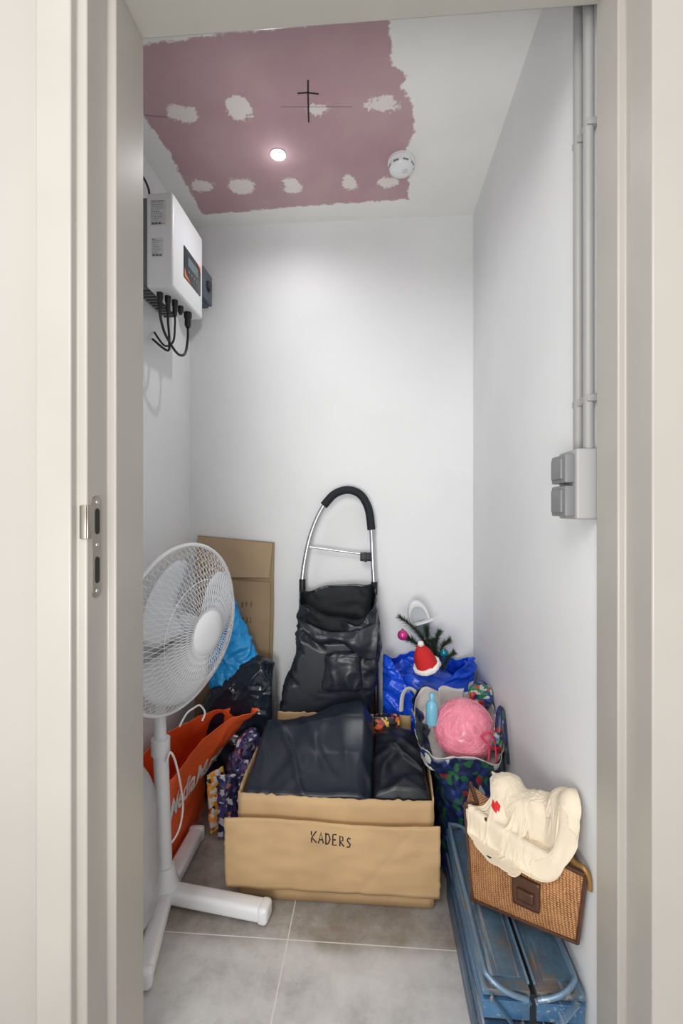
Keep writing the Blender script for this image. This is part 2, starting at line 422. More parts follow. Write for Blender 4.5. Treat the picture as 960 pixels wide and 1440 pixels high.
def union(ells,vox=.008,smooth=4):
    bm=bmesh.new()
    for c,r in ells:
        t=bmesh.new(); bmesh.ops.create_icosphere(t,subdivisions=3,radius=1)
        merge(bm,t,Matrix.Translation(c)@Matrix.Diagonal((r[0],r[1],r[2],1)))
    me=bpy.data.meshes.new('u'); bm.to_mesh(me); bm.free(); o=bpy.data.objects.new('u',me); C.objects.link(o)
    k=o.modifiers.new('r','REMESH'); k.mode='VOXEL'; k.voxel_size=vox
    k=o.modifiers.new('s','SMOOTH'); k.iterations=smooth
    bpy.context.view_layer.update()
    m2=bpy.data.meshes.new_from_object(o.evaluated_get(bpy.context.evaluated_depsgraph_get()))
    bm=bmesh.new(); bm.from_mesh(m2); bpy.data.objects.remove(o); bpy.data.meshes.remove(m2); bpy.data.meshes.remove(me)
    return bm
def prism(bm,poly,axis,a,b):
    def mk(p,t):
        if axis=='Z': return (p[0],p[1],t)
        return (t,p[0],p[1])
    A=[bm.verts.new(mk(p,a)) for p in poly]; B=[bm.verts.new(mk(p,b)) for p in poly]; n=len(poly)
    bm.faces.new(A); bm.faces.new(B[::-1])
    for i in range(n): bm.faces.new((A[i],A[(i+1)%n],B[(i+1)%n],B[i]))
def sheet(fn,nu=24,nv=16):
    bm=bmesh.new(); g=[[bm.verts.new(fn(i/nu,j/nv)) for j in range(nv+1)] for i in range(nu+1)]
    for i in range(nu):
        for j in range(nv): bm.faces.new((g[i][j],g[i+1][j],g[i+1][j+1],g[i][j+1]))
    return bm
def ring(py,Yc,l,r,hy,tx=0,ty=0,w=0):
    a=P(l,py,Yc); b=P(r,py,Yc); return ((a.x+b.x)/2,Yc,(a.z+b.z)/2,(b.x-a.x)/2,hy,tx,ty,w)
GL={'K':[[(0,1),(.02,0)],[(.6,1),(.05,.45),(.65,0)]],'A':[[(0,0),(.32,1),(.62,.02)],[(.12,.36),(.55,.36)]],
'D':[[(.05,1),(.05,0)],[(-.05,1),(.4,.9),(.58,.5),(.35,.08),(0,0)]],'E':[[(.5,1),(.05,1),(.03,0),(.52,.02)],[(.05,.52),(.42,.54)]],
'R':[[(.04,0),(.05,1),(.42,.9),(.42,.6),(.06,.48),(.55,0)]],'S':[[(.5,.92),(.25,1),(.08,.8),(.25,.55),(.46,.35),(.35,.05),(.02,.05)]],
'T':[[(0,1),(.62,.98)],[(.3,1),(.32,0)]],'L':[[(.05,1),(.04,0),(.5,.03)]],'F':[[(.55,1),(.05,.98),(.03,0)],[(.05,.52),(.42,.55)]],'X':[[(0,1),(.6,0)],[(.58,1),(.02,0)]]}
# ---------------------------------------------------------------- setting
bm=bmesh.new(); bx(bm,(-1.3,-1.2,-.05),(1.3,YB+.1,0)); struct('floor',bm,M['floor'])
bm=bmesh.new(); bx(bm,(XL-.1,YB,0),(XR+.1,YB+.1,2.4)); struct('wall_back',bm,M['wall'])
bm=bmesh.new(); bx(bm,(XL-.1,YF,0),(XL,YB,2.4)); struct('wall_left',bm,M['wall'])
bm=bmesh.new(); bx(bm,(XR,YF,0),(XR+.1,YB,2.4)); struct('wall_right',bm,M['wall'])
bm=bmesh.new(); bx(bm,(-1.3,.70,0),(-.50,YF,2.4)); bx(bm,(.45,.70,0),(1.3,YF,2.4)); bx(bm,(-.50,.70,2.05),(.45,YF,2.4)); struct('wall_front',bm,M['hall'])
pink=[PZ(a,b,H) for a,b in [(150,66),(203,62),(330,46),(450,32),(547,25),(549,60),(549,92),(574,108),(562,125),(578,142),(583,185),(570,208),(574,240),(574,280),(480,286),(400,292),(285,302),(262,262),(240,215),(203,165),(150,100)]]
blobs=[(256,160,21,12),(335,152,19,16),(447,154,15,7),(541,147,22,11),(284,262,17,8),(340,263,18,11),(412,262,13,11),(493,257,11,10),(548,256,14,8)]
def sdpoly(x,y):
    d=1e9; ins=False; n=len(pink)
    for i in range(n):
        a=pink[i]; b=pink[(i+1)%n]; ex,ey=b.x-a.x,b.y-a.y; wx,wy=x-a.x,y-a.y
        t=max(0,min(1,(wx*ex+wy*ey)/(ex*ex+ey*ey))); d=min(d,(wx-ex*t)**2+(wy-ey*t)**2)
        if (a.y>y)!=(b.y>y) and x<(b.x-a.x)*(y-a.y)/(b.y-a.y)+a.x: ins=not ins
    return math.sqrt(d)*(1 if ins else -1)
bell=[]
for a,b,w,h in blobs:
    c=PZ(a,b,H); q=PZ(a+w,b,H); r=PZ(a,b+h,H); bell.append((c,(q-c).length,(r-c).length))
bm=bmesh.new(); NX,NY=148,130; grid=[]; pa=[];ba=[]
for j in range(NY+1):
    row=[]
    for i in range(NX+1):
        x=XL+(XR-XL)*i/NX; y=YF+(YB-YF)*j/NY
        row.append(bm.verts.new((x,y,H))); pa.append(sdpoly(x,y))
        ba.append(max((1-math.sqrt(((x-c.x)/rx)**2+((y-c.y)/ry)**2))*min(rx,ry) for c,rx,ry in bell))
    grid.append(row)
for j in range(NY):
    for i in range(NX): bm.faces.new((grid[j][i],grid[j+1][i],grid[j+1][i+1],grid[j][i+1]))
cl=[[(433,112),(433,135),(434,172)],[(418,131),(432,130),(448,132)]]
for mi,w,ls in ((1,.005,cl),(2,.0012,[[(395,150),(430,150),(495,150)],[(203,162),(240,165)]])):
    t=bmesh.new(); strokes(t,[[tuple(PZ(a,b,H).xy) for a,b in L] for L in ls],w,lambda x,y:V((x,y,H-.0006)))
    nf=len(bm.faces); merge(bm,t); bm.faces.ensure_lookup_table()
    for f in bm.faces[nf:]: f.material_index=mi
ceil=struct('ceiling',bm,[M['ceil'],M['ink'],M['pencil']],recalc=False)
for nm,arr in (('pink',pa),('blob',ba)):
    at=ceil.data.attributes.new(nm,'FLOAT','POINT')
    for i,d in enumerate(at.data): d.value=arr[i] if i<len(arr) else -1
# door frame
bm=bmesh.new(); prism(bm,[(-.432,.83),(-.432,.737),(-.447,.737),(-.447,.682),(-.463,.682),(-.463,.667),(-.52,.667),(-.52,.70),(-.50,.70),(-.50,.83)],'Z',0,2.05)
struct('trim_1',bm,M['frame'],bev=.0025)
bm=bmesh.new(); prism(bm,[(.3905,.83),(.3905,.759),(.4033,.759),(.4033,.69),(.52,.69),(.52,.70),(.45,.70),(.45,.83)],'Z',0,2.05)
struct('trim_2',bm,M['frame'],bev=.0025)
bm=bmesh.new(); prism(bm,[(.829,1.99),(.739,1.99),(.739,2.005),(.684,2.005),(.684,2.02),(.668,2.02),(.668,2.08),(.70,2.08),(.70,2.05),(.829,2.05)],'X',-.499,.449)
struct('trim_3',bm,M['frame'],bev=.0025)
# strike plate
XS=-.447
sp=thing('strike_plate',(XS,.705,1.04),'brushed steel strike plate with two dark slots set in the left door jamb','strike plate')
def pill(y0,y1,z0,z1,x,hh=.0006):
    bm=bmesh.new(); r=(y1-y0)/2; yc=(y0+y1)/2; pts=[]
    for k in range(13): a=pi*k/12; pts.append((yc+r*math.cos(a),z1-r+r*math.sin(a)))
    for k in range(13): a=pi+pi*k/12; pts.append((yc+r*math.cos(a),z0+r+r*math.sin(a)))
    A=[bm.verts.new((x,p,q)) for p,q in pts]; B=[bm.verts.new((x+hh,p,q)) for p,q in pts]; n=len(pts)
    bm.faces.new(A); bm.faces.new(B[::-1])
    for k in range(n): bm.faces.new((A[k],A[(k+1)%n],B[(k+1)%n],B[k]))
    return bm
obj('plate',pill(.694,.717,.962,1.126,XS,.002),M['steel'],sp)
t=bmesh.new(); bx(t,(XS-.010,.6785,1.058),(XS+.001,.6812,1.110),.001); bx(t,(XS-.001,.681,1.058),(XS+.0022,.696,1.110),.0008); obj('lip',t,M['steel'],sp)
obj('slot',pill(.700,.712,1.064,1.106,XS+.0018),M['hole'],sp)
obj('slot',pill(.700,.712,.985,1.028,XS+.0018),M['hole'],sp)
for z in (1.116,1.047,.973):
    bm=bmesh.new(); lathe(bm,[(0,.0012),(.003,.001),(.0035,0)],12,frame((XS+.002,.7055,z),(1,0,0))); obj('screw',bm,M['alu'],sp)
# ---------------------------------------------------------------- ceiling fittings
c=PZ(391,217,H)
t=thing('recessed_spotlight',c,'small lit round spotlight set in the pink part of the ceiling','spotlight')
bm=bmesh.new(); lathe(bm,[(.023,0),(.026,-.0005),(.027,-.002),(.025,-.003),(.023,-.002)],40,Matrix.Translation(c)); obj('ring',bm,M['white_pl'],t)
bm=bmesh.new(); lathe(bm,[(0,-.004),(.015,-.0042),(.0235,-.0025)],32,Matrix.Translation(c)); obj('lens',bm,M['glow'],t)
lamp=bpy.data.lights.new('spot_bulb','SPOT'); lamp.energy=9.5; lamp.spot_size=math.radians(162); lamp.spot_blend=1; lamp.shadow_soft_size=.02; lamp.color=(1,.995,.985)
lo=bpy.data.objects.new('spot_bulb',lamp); lo.location=c+V((0,0,-.012)); C.objects.link(lo)
gl=bpy.data.lights.new('spot_halo_fill','POINT'); gl.energy=.09; gl.shadow_soft_size=.004; gl.color=(.95,.97,1)  # added point light that puts a halo on the ceiling round the spot
go=bpy.data.objects.new('spot_halo_fill',gl); go.location=c+V((0,0,-.040)); C.objects.link(go)
c=PZ(564,226,H)
t=thing('smoke_detector',c,'round white smoke detector on the ceiling at the edge of the pink patch','smoke detector')
bm=bmesh.new(); lathe(bm,[(0,0),(.046,0),(.047,-.004),(.046,-.012),(.040,-.013)],40,Matrix.Translation(c)); obj('base',bm,M['white_pl'],t)
bm=bmesh.new(); lathe(bm,[(.042,-.012),(.043,-.02),(.041,-.030),(.036,-.036),(.018,-.040),(0,-.041)],40,Matrix.Translation(c)); cv=obj('cover',bm,M['white_pl'],t)
for k in range(8):
    a=k*pi/4+.3; bm=bmesh.new(); bx(bm,(-.009,-.001,-.0025),(.009,.001,.0025),0,Matrix.Translation(c+V((.0415*math.cos(a),.0415*math.sin(a),-.025)))@Matrix.Rotation(a+pi/2,4,'Z')); obj('vent_slot',bm,M['grey_dk'],cv)
bm=bmesh.new(); lathe(bm,[(.009,-.039),(.009,-.043),(0,-.0435)],20,Matrix.Translation(c+V((.012,-.006,0)))); obj('test_button',bm,M['offwhite'],t)
# ---------------------------------------------------------------- inverter
iy0,iy1,iz0,iz1,ix=1.393,1.644,1.81,2.11,-.63
t=thing('solar_inverter',(XL,(iy0+iy1)/2,iz0),'white wall mounted inverter box with small display and cables below','inverter')
bm=bmesh.new(); bx(bm,(-.718,iy0,iz0),(ix,iy1,iz1),.009,seg=3); body=obj('body',bm,M['white_pl'],t)
bm=bmesh.new(); bx(bm,(XL+.001,iy0+.012,iz0+.015),(-.720,iy1-.012,iz1-.015),.003)
for k in range(11):
    y=iy0+.02+k*.021; bx(bm,(XL+.004,y-.003,iz0+.005),(-.722,y+.003,iz1-.005))
obj('heat_sink',bm,M['grey_dk'],t)
def lab(x0,x1,z0,z1,rows,seed):
    bm=bmesh.new(); bx(bm,(x0,iy0-.0006,z0),(x1,iy0+.001,z1)); l=obj('rating_label',bm,M['label'],t)
    bm=bmesh.new(); rnd=random.Random(seed)
    for k in range(rows):
        z=z1-(k+.7)*(z1-z0)/(rows+.6); x=x0+.003; xe=x1-rnd.uniform(.003,.022)
        while x<xe-.002:
            w=rnd.uniform(.0015,.007); strokes(bm,[[(x,z),(min(x+w,xe),z)]],.0016 if k else .0035,lambda a,b:V((a,iy0-.0011,b))); x+=w+.0018
    for q in range(3): strokes(bm,[[(x0+.004+q*.011,z0+.006),(x0+.012+q*.011,z0+.006)]],.006,lambda a,b:V((a,iy0-.0011,b)))
    obj('print',bm,M['grey_ink'],l,recalc=False)
lab(-.703,-.653,2.005,2.085,14,1); lab(-.700,-.662,1.905,1.965,10,2)
q0=PX(258,372,ix); q1=PX(281,372,ix)
z0,z1=1.885,1.988
bm=bmesh.new(); bx(bm,(ix-.001,q0.y,z0),(ix+.003,q1.y,z1),.0012); dp=obj('display_panel',bm,M['disp'],t)
bm=bmesh.new(); bx(bm,(ix+.0028,q0.y+.03,z0+.05),(ix+.0036,q1.y-.025,z1-.022)); obj('screen',bm,M['lcd'],dp)
for k in range(4):
    bm=bmesh.new(); lathe(bm,[(.005,0),(.005,.0015),(0,.002)],12,frame((ix+.0028,q0.y+.035+k*.022,z0+.03),(1,0,0))); obj('button',bm,M['grey_dk'],dp)
for pts in ([(q0.y+.001,z0+.03),(q0.y+.001,z0+.001),(q0.y+.055,z0+.001),(q0.y+.014,z0+.012)],[(q1.y-.001,z1-.03),(q1.y-.001,z1-.001),(q1.y-.04,z1-.001),(q1.y-.012,z1-.010)]):
    bm=bmesh.new(); bm.faces.new([bm.verts.new((ix+.0035,a,b)) for a,b in pts]); obj('corner_accent',bm,M['orange_pl'],dp,recalc=False)
con=[(-.69,1.43),(-.675,1.455),(-.665,1.485),(-.665,1.53),(-.66,1.58)]
for k,(x,y) in enumerate(con):
    bm=bmesh.new(); r=.010 if k<4 else .014; ln=.055 if k!=3 else .03
    lathe(bm,[(0,0),(r,0),(r,-.02),(r*.8,-.024),(r*.8,-ln+.01),(r*.55,-ln),(0,-ln)],14,Matrix.Translation((x,y,iz0+.002))); obj('cable_gland',bm,M['black_pl'],t)
def cab(pts,r=.0035):
    bm=bmesh.new(); tube(bm,spl(pts,8),r,8); obj('cable',bm,M['black_pl'],t)
zc=iz0-.05
cab([(-.69,1.43,zc),(-.69,1.435,zc-.03),(-.685,1.46,zc-.075),(-.672,1.52,zc-.115),(-.664,1.565,zc-.10),(-.66,1.58,zc-.04),(-.66,1.58,zc)],.0045)
cab([(-.675,1.455,zc),(-.677,1.46,zc-.03),(-.682,1.48,zc-.085),(-.70,1.505,zc-.11),(-.765,1.53,zc-.06)],.004)
cab([(-.665,1.485,zc),(-.667,1.49,zc-.03),(-.68,1.505,zc-.08),(-.72,1.525,zc-.085),(-.766,1.545,zc-.03)],.0035)
cab([(-.72,iy0+.03,iz1-.012),(-.715,iy0+.01,iz1+.02),(-.725,iy0-.02,iz1+.045),(-.755,iy0-.05,iz1+.05),(-.766,iy0-.09,iz1+.03)],.0035)
t=thing('isolator_box',(XL,1.765,1.93),'small slate grey electrical box on the left wall behind the inverter','electrical box')
bm=bmesh.new(); bx(bm,(XL+.001,1.71,1.93),(-.67,1.82,2.06),.008); obj('body',bm,M['slate'],t)
bm=bmesh.new(); bx(bm,(-.671,1.715,1.935),(-.655,1.815,2.055),.006); obj('cover',bm,M['slate'],t)
bm=bmesh.new(); lathe(bm,[(0,.010),(.018,.010),(.022,0)],20,frame((-.656,1.765,1.995),(1,0,0))); obj('knob',bm,M['black_pl'],t)
# ---------------------------------------------------------------- right wall conduit + switches
px1,px2=.8935,.8535; rp=.0092; xp=XR-.013
t=thing('conduit_pipe',(xp,px1,1.21),'round grey conduit pipe on the right wall, farther from the door frame','conduit')
bm=bmesh.new(); tube(bm,[(xp,px1,1.214),(xp,px1,1.5),(xp,px1,2.295)],rp,16); obj('pipe',bm,M['pipe'],t)
t2=thing('conduit_pipe',(xp,px2,1.21),'round grey conduit pipe on the right wall, right beside the door frame','conduit')
bm=bmesh.new(); tube(bm,[(xp,px2,1.214),(xp,px2,1.5),(xp,px2,2.295)],rp,16); obj('pipe',bm,M['pipe'],t2)
for tt,yy in ((t,px1),(t2,px2)):
    for z in (1.305,1.80):
        bm=bmesh.new(); bx(bm,(XR-.008,yy-.0118,z-.006),(XR-.0005,yy+.0118,z+.006),.001)
        bx(bm,(XR-.020,yy-.0118,z-.006),(XR-.006,yy-.0096,z+.006),.0008); bx(bm,(XR-.020,yy+.0096,z-.006),(XR-.006,yy+.0118,z+.006),.0008)
        obj('clip',bm,M['pipe'],tt)
t=thing('wall_switch',(XR,.875,1.087),'grey surface mounted double switch on the right wall under the conduits','switch')
bm=bmesh.new(); bx(bm,(XR-.04,.838,1.087),(XR-.0005,.918,1.214),.004,seg=3); obj('housing',bm,M['grey_pl'],t)
for z0,z1 in ((1.153,1.205),(1.092,1.148)):
    bm=bmesh.new(); bx(bm,(XR-.057,.846,z0),(XR-.039,.910,z1),.003); 
    k=obj('switch_frame',bm,M['grey_dk'],t)
    bm=bmesh.new(); bx(bm,(XR-.0615,.855,z0+.007),(XR-.056,.901,z1-.007),.002); obj('rocker',bm,M['grey_dk'],k)
# ---------------------------------------------------------------- leaning cardboard sheet
t=thing('flattened_cardboard_box',(-.45,1.84,0),'tall flattened brown cardboard box leaning against the back wall','cardboard')
tl=P(278,753,1.855); tr2=P(385,763,1.850)
def cs(bm,a,b,zb,thick,ybot,fold=None):
    nz_=14; nx=6; rows=[]
    for j in range(nz_+1):
        f=j/nz_; row=[]
        for i in range(nx+1):
            p=a.lerp(b,i/nx); z=p.z+(zb-p.z)*f; y=p.y+(ybot-p.y)*f
            x=p.x+ (-.012*f)+noise.noise(V((p.x*9,z*5,1)))*.003
            row.append((x,y+noise.noise(V((p.x*5,z*4,4)))*.003,z))
        rows.append(row)
    v1=[[bm.verts.new(q) for q in r] for r in rows]; v2=[[bm.verts.new((q[0],q[1]+thick,q[2])) for q in r] for r in rows]
    for j in range(nz_):
        for i in range(nx):
            bm.faces.new((v1[j][i],v1[j+1][i],v1[j+1][i+1],v1[j][i+1])); bm.faces.new((v2[j][i],v2[j][i+1],v2[j+1][i+1],v2[j+1][i]))
    for j in range(nz_):
        bm.faces.new((v1[j][0],v2[j][0],v2[j+1][0],v1[j+1][0])); bm.faces.new((v1[j][nx],v1[j+1][nx],v2[j+1][nx],v2[j][nx]))
    for i in range(nx):
        bm.faces.new((v1[0][i],v1[0][i+1],v2[0][i+1],v2[0][i])); bm.faces.new((v1[nz_][i],v2[nz_][i],v2[nz_][i+1],v1[nz_][i+1]))
bm=bmesh.new(); cs(bm,tl,tr2,.004,.006,1.835); clamp(bm); obj('back_panel',bm,M['card_old'],t)
tl2=P(278,813,1.843); tm=P(380,819,1.838)
bm=bmesh.new(); cs(bm,tl2,tm,.004,.005,1.818); bvh=BVHTree.FromBMesh(bm); obj('front_panel',bm,M['card_old'],t)
bm=bmesh.new(); cs(bm,P(278,754,1.846),P(383,764,1.842),tl2.z+.006,.004,1.838); obj('top_flap',bm,M['card_old2'],t)
for s,py in (('FAX',846),('TEL',868)):
    Ls=[]; o_=P(353,py,1.83)
    for i,chh in enumerate(s):
        for L in GL[chh]: Ls.append([(o_.x-(i*.017+x*.015),o_.z-y*.022-.002*i) for x,y in L])
    bm=bmesh.new(); strokes(bm,Ls,.0024,lambda x,z:V((x,1.80,z))); project(bm,bvh,(0,1,0),.0012); obj('handwriting',bm,M['pen'],t,recalc=False)
# ---------------------------------------------------------------- standing fan
t=thing('standing_fan',(-.588,1.25,0),'white pedestal fan with round wire guard and cross foot','fan')
hc=V((-.537,1.255,.773)); fd=V((.955,-.29,-.09)); FM=frame(hc,fd); R=.236
def dome(sg,depth,r0,nw,tw,rad):
    bm=bmesh.new()
    for d in (1,-1):
        for k in range(nw):
            pts=[]
            for j in range(9):
                u=j/8; r=r0+(R-r0)*u; a=2*pi*k/nw+d*tw*u; pts.append((r*math.cos(a),r*math.sin(a),sg*depth*(1-(r/R)**3)))
            tube(bm,pts,rad,3,cap=False)
    for rr in (r0,R*.62):
        tube(bm,[(rr*math.cos(a*pi/24),rr*math.sin(a*pi/24),sg*depth*(1-(rr/R)**3)) for a in range(48)],rad*1.4,4,closed=True)
    bm.transform(FM); return bm
obj('front_guard',dome(1,.085,.055,76,.40,.00075),M['white_pl'],t,recalc=False)
obj('rear_guard',dome(-1,.065,.06,50,.25,.0008),M['white_pl'],t,recalc=False)
bm=bmesh.new(); tube(bm,[(R*math.cos(a*pi/32),R*math.sin(a*pi/32),0) for a in range(64)],.0055,8,closed=True); bm.transform(FM); obj('guard_ring',bm,M['white_pl'],t)
bm=bmesh.new(); lathe(bm,[(0,.098),(.03,.097),(.056,.092),(.062,.086),(.060,.080),(0,.080)],36,FM); obj('centre_badge',bm,M['white_pl'],t)
bm=bmesh.new(); lathe(bm,[(0,.05),(.02,.048),(.036,.036),(.042,0),(.042,-.02),(0,-.02)],28,FM); hub=obj('rotor_hub',bm,M['offwhite'],t)
for k in range(3):
    bm=bmesh.new(); a0=k*2*pi/3+.55; g=[]
    for i in range(13):
        u=i/12; row=[]
        for j in range(11):
            v=j/10; s=2*v-1
            r=.036+.172*u*(1-.16*abs(s)**3); span=math.radians(48+48*math.sin(min(1,u*1.1)*pi*.62))
            a=a0+span*s/2-.35*u; row.append(bm.verts.new((r*math.cos(a),r*math.sin(a),.012+.026*s*(1-.25*u)+.008*math.sin(v*pi))))
        g.append(row)
    for i in range(12):
        for j in range(10): bm.faces.new((g[i][j],g[i+1][j],g[i+1][j+1],g[i][j+1]))
    bm.transform(FM); obj('blade',bm,M['blade'],t,sol=.003,recalc=False)
bm=bmesh.new(); lathe(bm,[(0,-.035),(.05,-.038),(.062,-.05),(.064,-.10),(.055,-.135),(.03,-.155),(0,-.158)],32,FM); obj('motor_housing',bm,M['white_pl'],t)
mp=FM@V((0,0,-.095)); top=V((-.622,1.28,.60)); bot=V((-.588,1.25,.05))
bm=bmesh.new(); tube(bm,spl([top+V((0,0,-.02)),top+V((-.006,.004,.05)),mp+V((0,0,-.05)),mp]),lambda u:.019+.008*u,14); obj('neck',bm,M['white_pl'],t)
bm=bmesh.new(); tube(bm,[bot,bot.lerp(top,.5),top],.017,20); obj('upper_pole',bm,M['white_pl'],t)
bm=bmesh.new(); tube(bm,[bot,bot.lerp(top,.68)],.021,20); obj('lower_pole',bm,M['white_pl'],t)
bm=bmesh.new(); p=bot.lerp(top,.68); tube(bm,[p+V((0,0,-.02)),p+V((0,0,.025))],.026,20); obj('collar',bm,M['white_pl'],t)
bm=bmesh.new(); lathe(bm,[(0,.006),(.036,.006),(.038,.05),(.032,.062),(.028,.09),(.024,.10),(0,.10)],28,Matrix.Translation((bot.x,bot.y,0))); obj('base_hub',bm,M['white_pl'],t)
for e in ((-.278,1.206),(-.590,1.50),(-.530,1.0),(-.760,1.262)):
    e=V((e[0],e[1],.0)); s=V((bot.x,bot.y,0)); d=(e-s); ln=d.length
    Lm=Matrix.Translation(s)@Matrix.Rotation(math.atan2(d.y,d.x),4,'Z')
    bm=bmesh.new(); bx(bm,(0,-.024,.006),(ln-.012,.024,.047),.012,Lm,4); lg=obj('leg',bm,M['white_pl'],t)
    bm=bmesh.new(); bx(bm,(ln-.03,-.0255,.003),(ln,.0255,.0485),.011,Lm,4); obj('end_cap',bm,M['white_pl'],lg)
# ---------------------------------------------------------------- bags at left
bm=loft([(-.665,1.11,.054,.085,.085),(-.665,1.11,.09,.108,.105),(-.665,1.11,.22,.110,.108),(-.668,1.11,.36,.104,.10),(-.675,1.11,.44,.075,.07),(-.68,1.11,.475,.02,.02)],120,14,2.3,top=True)
wrinkle(bm,1.10,seed=3,bend=.1,f=10); clamp(bm,z0=.053,y1=1.205)
tag(obj('plastic_bag',bm,M['clear'],sharp=70),'cloudy white plastic bag resting on the fan foot at the left door jamb','plastic bag')
t=thing('shopping_bag',(-.69,1.49,0),'red orange shopping bag with white lettering and cord handles behind the fan','shopping bag')
rg=[(-.692,1.475,.003,.064,.20),(-.692,1.475,.03,.066,.205),(-.685,1.475,.15,.068,.21),(-.67,1.475,.26,.070,.215,0,.02,.2),(-.645,1.475,.345,.072,.22,0,.08,1)]
bm=loft(rg,170,18,7,bottom=True)
for v in bm.verts:
    f=max(0,(v.co.z-.12)/.2); g=max(0,(v.co.y-1.40)/.27)
    v.co.x+=.115*f*g*g; v.co.y+=.012*f*g*math.sin(v.co.x*60)
crumple(bm,.008,6,15,vor=.3); wrinkle(bm,1.08,90,anchor=.02,bend=.09,seed=5,amp=.008,f=9); clamp(bm); bvh=BVHTree.FromBMesh(bm)
ob=obj('bag',bm,M['orange'],t,sharp=70,sol=.0015)
Mt=Matrix(((0,0,1,-.53),(1,0,0,1.330),(0,1.3,0,.165),(0,0,0,1)))
tb=text_bm('Media',.074,Mt,bold=.0018); t2_=text_bm('Markt',.074,Matrix.Translation((0,.182,0))@Mt,bold=.0018); merge(tb,t2_)
bmesh.ops.triangulate(tb,faces=tb.faces); bmesh.ops.subdivide_edges(tb,edges=tb.edges,cuts=2)
project(tb,bvh,(-1,0,0),.0040); obj('lettering',tb,M['white_print'],t,recalc=False)
for pts in ([PX(234,1072,-.585),PX(240,1058,-.575),PX(249,1080,-.572),PX(257,1130,-.575),PX(252,1165,-.575),PX(240,1186,-.58),PX(230,1188,-.59)],
            [PX(252,1022,-.60),PX(262,1004,-.59),PX(272,996,-.58),PX(281,992,-.57),PX(288,1002,-.56),PX(284,1014,-.565)]):
    bm=bmesh.new(); tube(bm,spl(pts,8),.0030,8); obj('handle',bm,M['white_print'],t)
bm=loft([(-.462,1.605,.002,.046,.045),(-.462,1.60,.06,.056,.060),(-.458,1.60,.16,.056,.062),(-.456,1.60,.24,.050,.056,.1,.2),(-.450,1.60,.285,.032,.05,.2,.25),(-.446,1.605,.30,.008,.03,.2,.25)],130,15,2.6,top=True)
crumple(bm,.016,9,8,vor=.3); wrinkle(bm,1.14,bend=.1,seed=8,f=12); clamp(bm,x1=-.398,y1=1.668); tag(obj('printed_bag',bm,M['mix'],sharp=70),'small crumpled dark printed bag leaning on the left side of the cardboard box','plastic bag')
def packet(px,py,Y,w,h,th_,rz,m,lb,seed):
    c=P(px,py,Y); zb=.004
    bm=bmesh.new(); n1,n2=24,30; f=[];k=[]
    for i in range(n1+1):
        ra=[];rb_=[]
        for j in range(n2+1):
            u=i/n1*2-1; v=j/n2*2-1; b_=th_*max(0,(1-u*u)*(1-v**4))**.5
            ra.append(bm.verts.new((u*w/2,-b_,v*h/2))); rb_.append(bm.verts.new((u*w/2,b_,v*h/2)))
        f.append(ra); k.append(rb_)
    for i in range(n1):
        for j in range(n2):
            bm.faces.new((f[i][j],f[i+1][j],f[i+1][j+1],f[i][j+1])); bm.faces.new((k[i][j],k[i][j+1],k[i+1][j+1],k[i+1][j]))
    bmesh.ops.remove_doubles(bm,verts=bm.verts,dist=.0002)
    bmesh.ops.recalc_face_normals(bm,faces=bm.faces); crumple(bm,.006,22,seed)
    bm.transform(Matrix.Translation((c.x,Y,c.z))@Matrix.Rotation(rz,4,'Z')@Matrix.Rotation(-.12,4,'X'))
    mz=min(v.co.z for v in bm.verts)
    for v in bm.verts: v.co.z=zb+(v.co.z-mz)
    tag(obj('snack_packet',bm,m,sharp=60),lb,'packet')
packet(305,1105,1.545,.072,.195,.014,1.0,M['mix3'],'orange and yellow snack packet standing against the red orange bag',3)
packet(319,1085,1.510,.062,.20,.012,.35,M['mix'],'dark printed snack packet standing in front of the small printed bag',7)
bm=loft([(-.53,1.745,.002,.12,.06),(-.53,1.745,.08,.14,.07),(-.53,1.745,.25,.145,.07),(-.51,1.745,.38,.135,.068),(-.475,1.745,.46,.10,.06),(-.445,1.745,.515,.05,.035),(-.44,1.745,.53,.008,.008)],170,18,2.5,top=True)
crumple(bm,.022,5,2,vor=.15,fine=.3); wrinkle(bm,1.14,bend=.09,seed=2,amp=.010,f=11); clamp(bm,x1=-.385,y1=1.815); tag(obj('garbage_bag',bm,M['garbage'],sharp=70),'shiny black garbage bag slumped below the leaning cardboard','garbage bag')
bm=loft([ring(975,1.74,318,366,.02),ring(966,1.74,298,374,.035),ring(935,1.75,294,364,.046),ring(895,1.755,296,350,.046),ring(862,1.765,298,336,.040),ring(842,1.77,302,326,.026),ring(834,1.775,308,318,.006)],160,16,2.4,top=True)
crumple(bm,.018,9,4,vor=.4); wrinkle(bm,1.15,bend=.06,seed=4,f=16); clamp(bm,y1=1.815); tag(obj('blue_plastic_bag',bm,M['blue_film'],sharp=70),'sky blue plastic bag lying on the black garbage bag behind the fan','plastic bag')
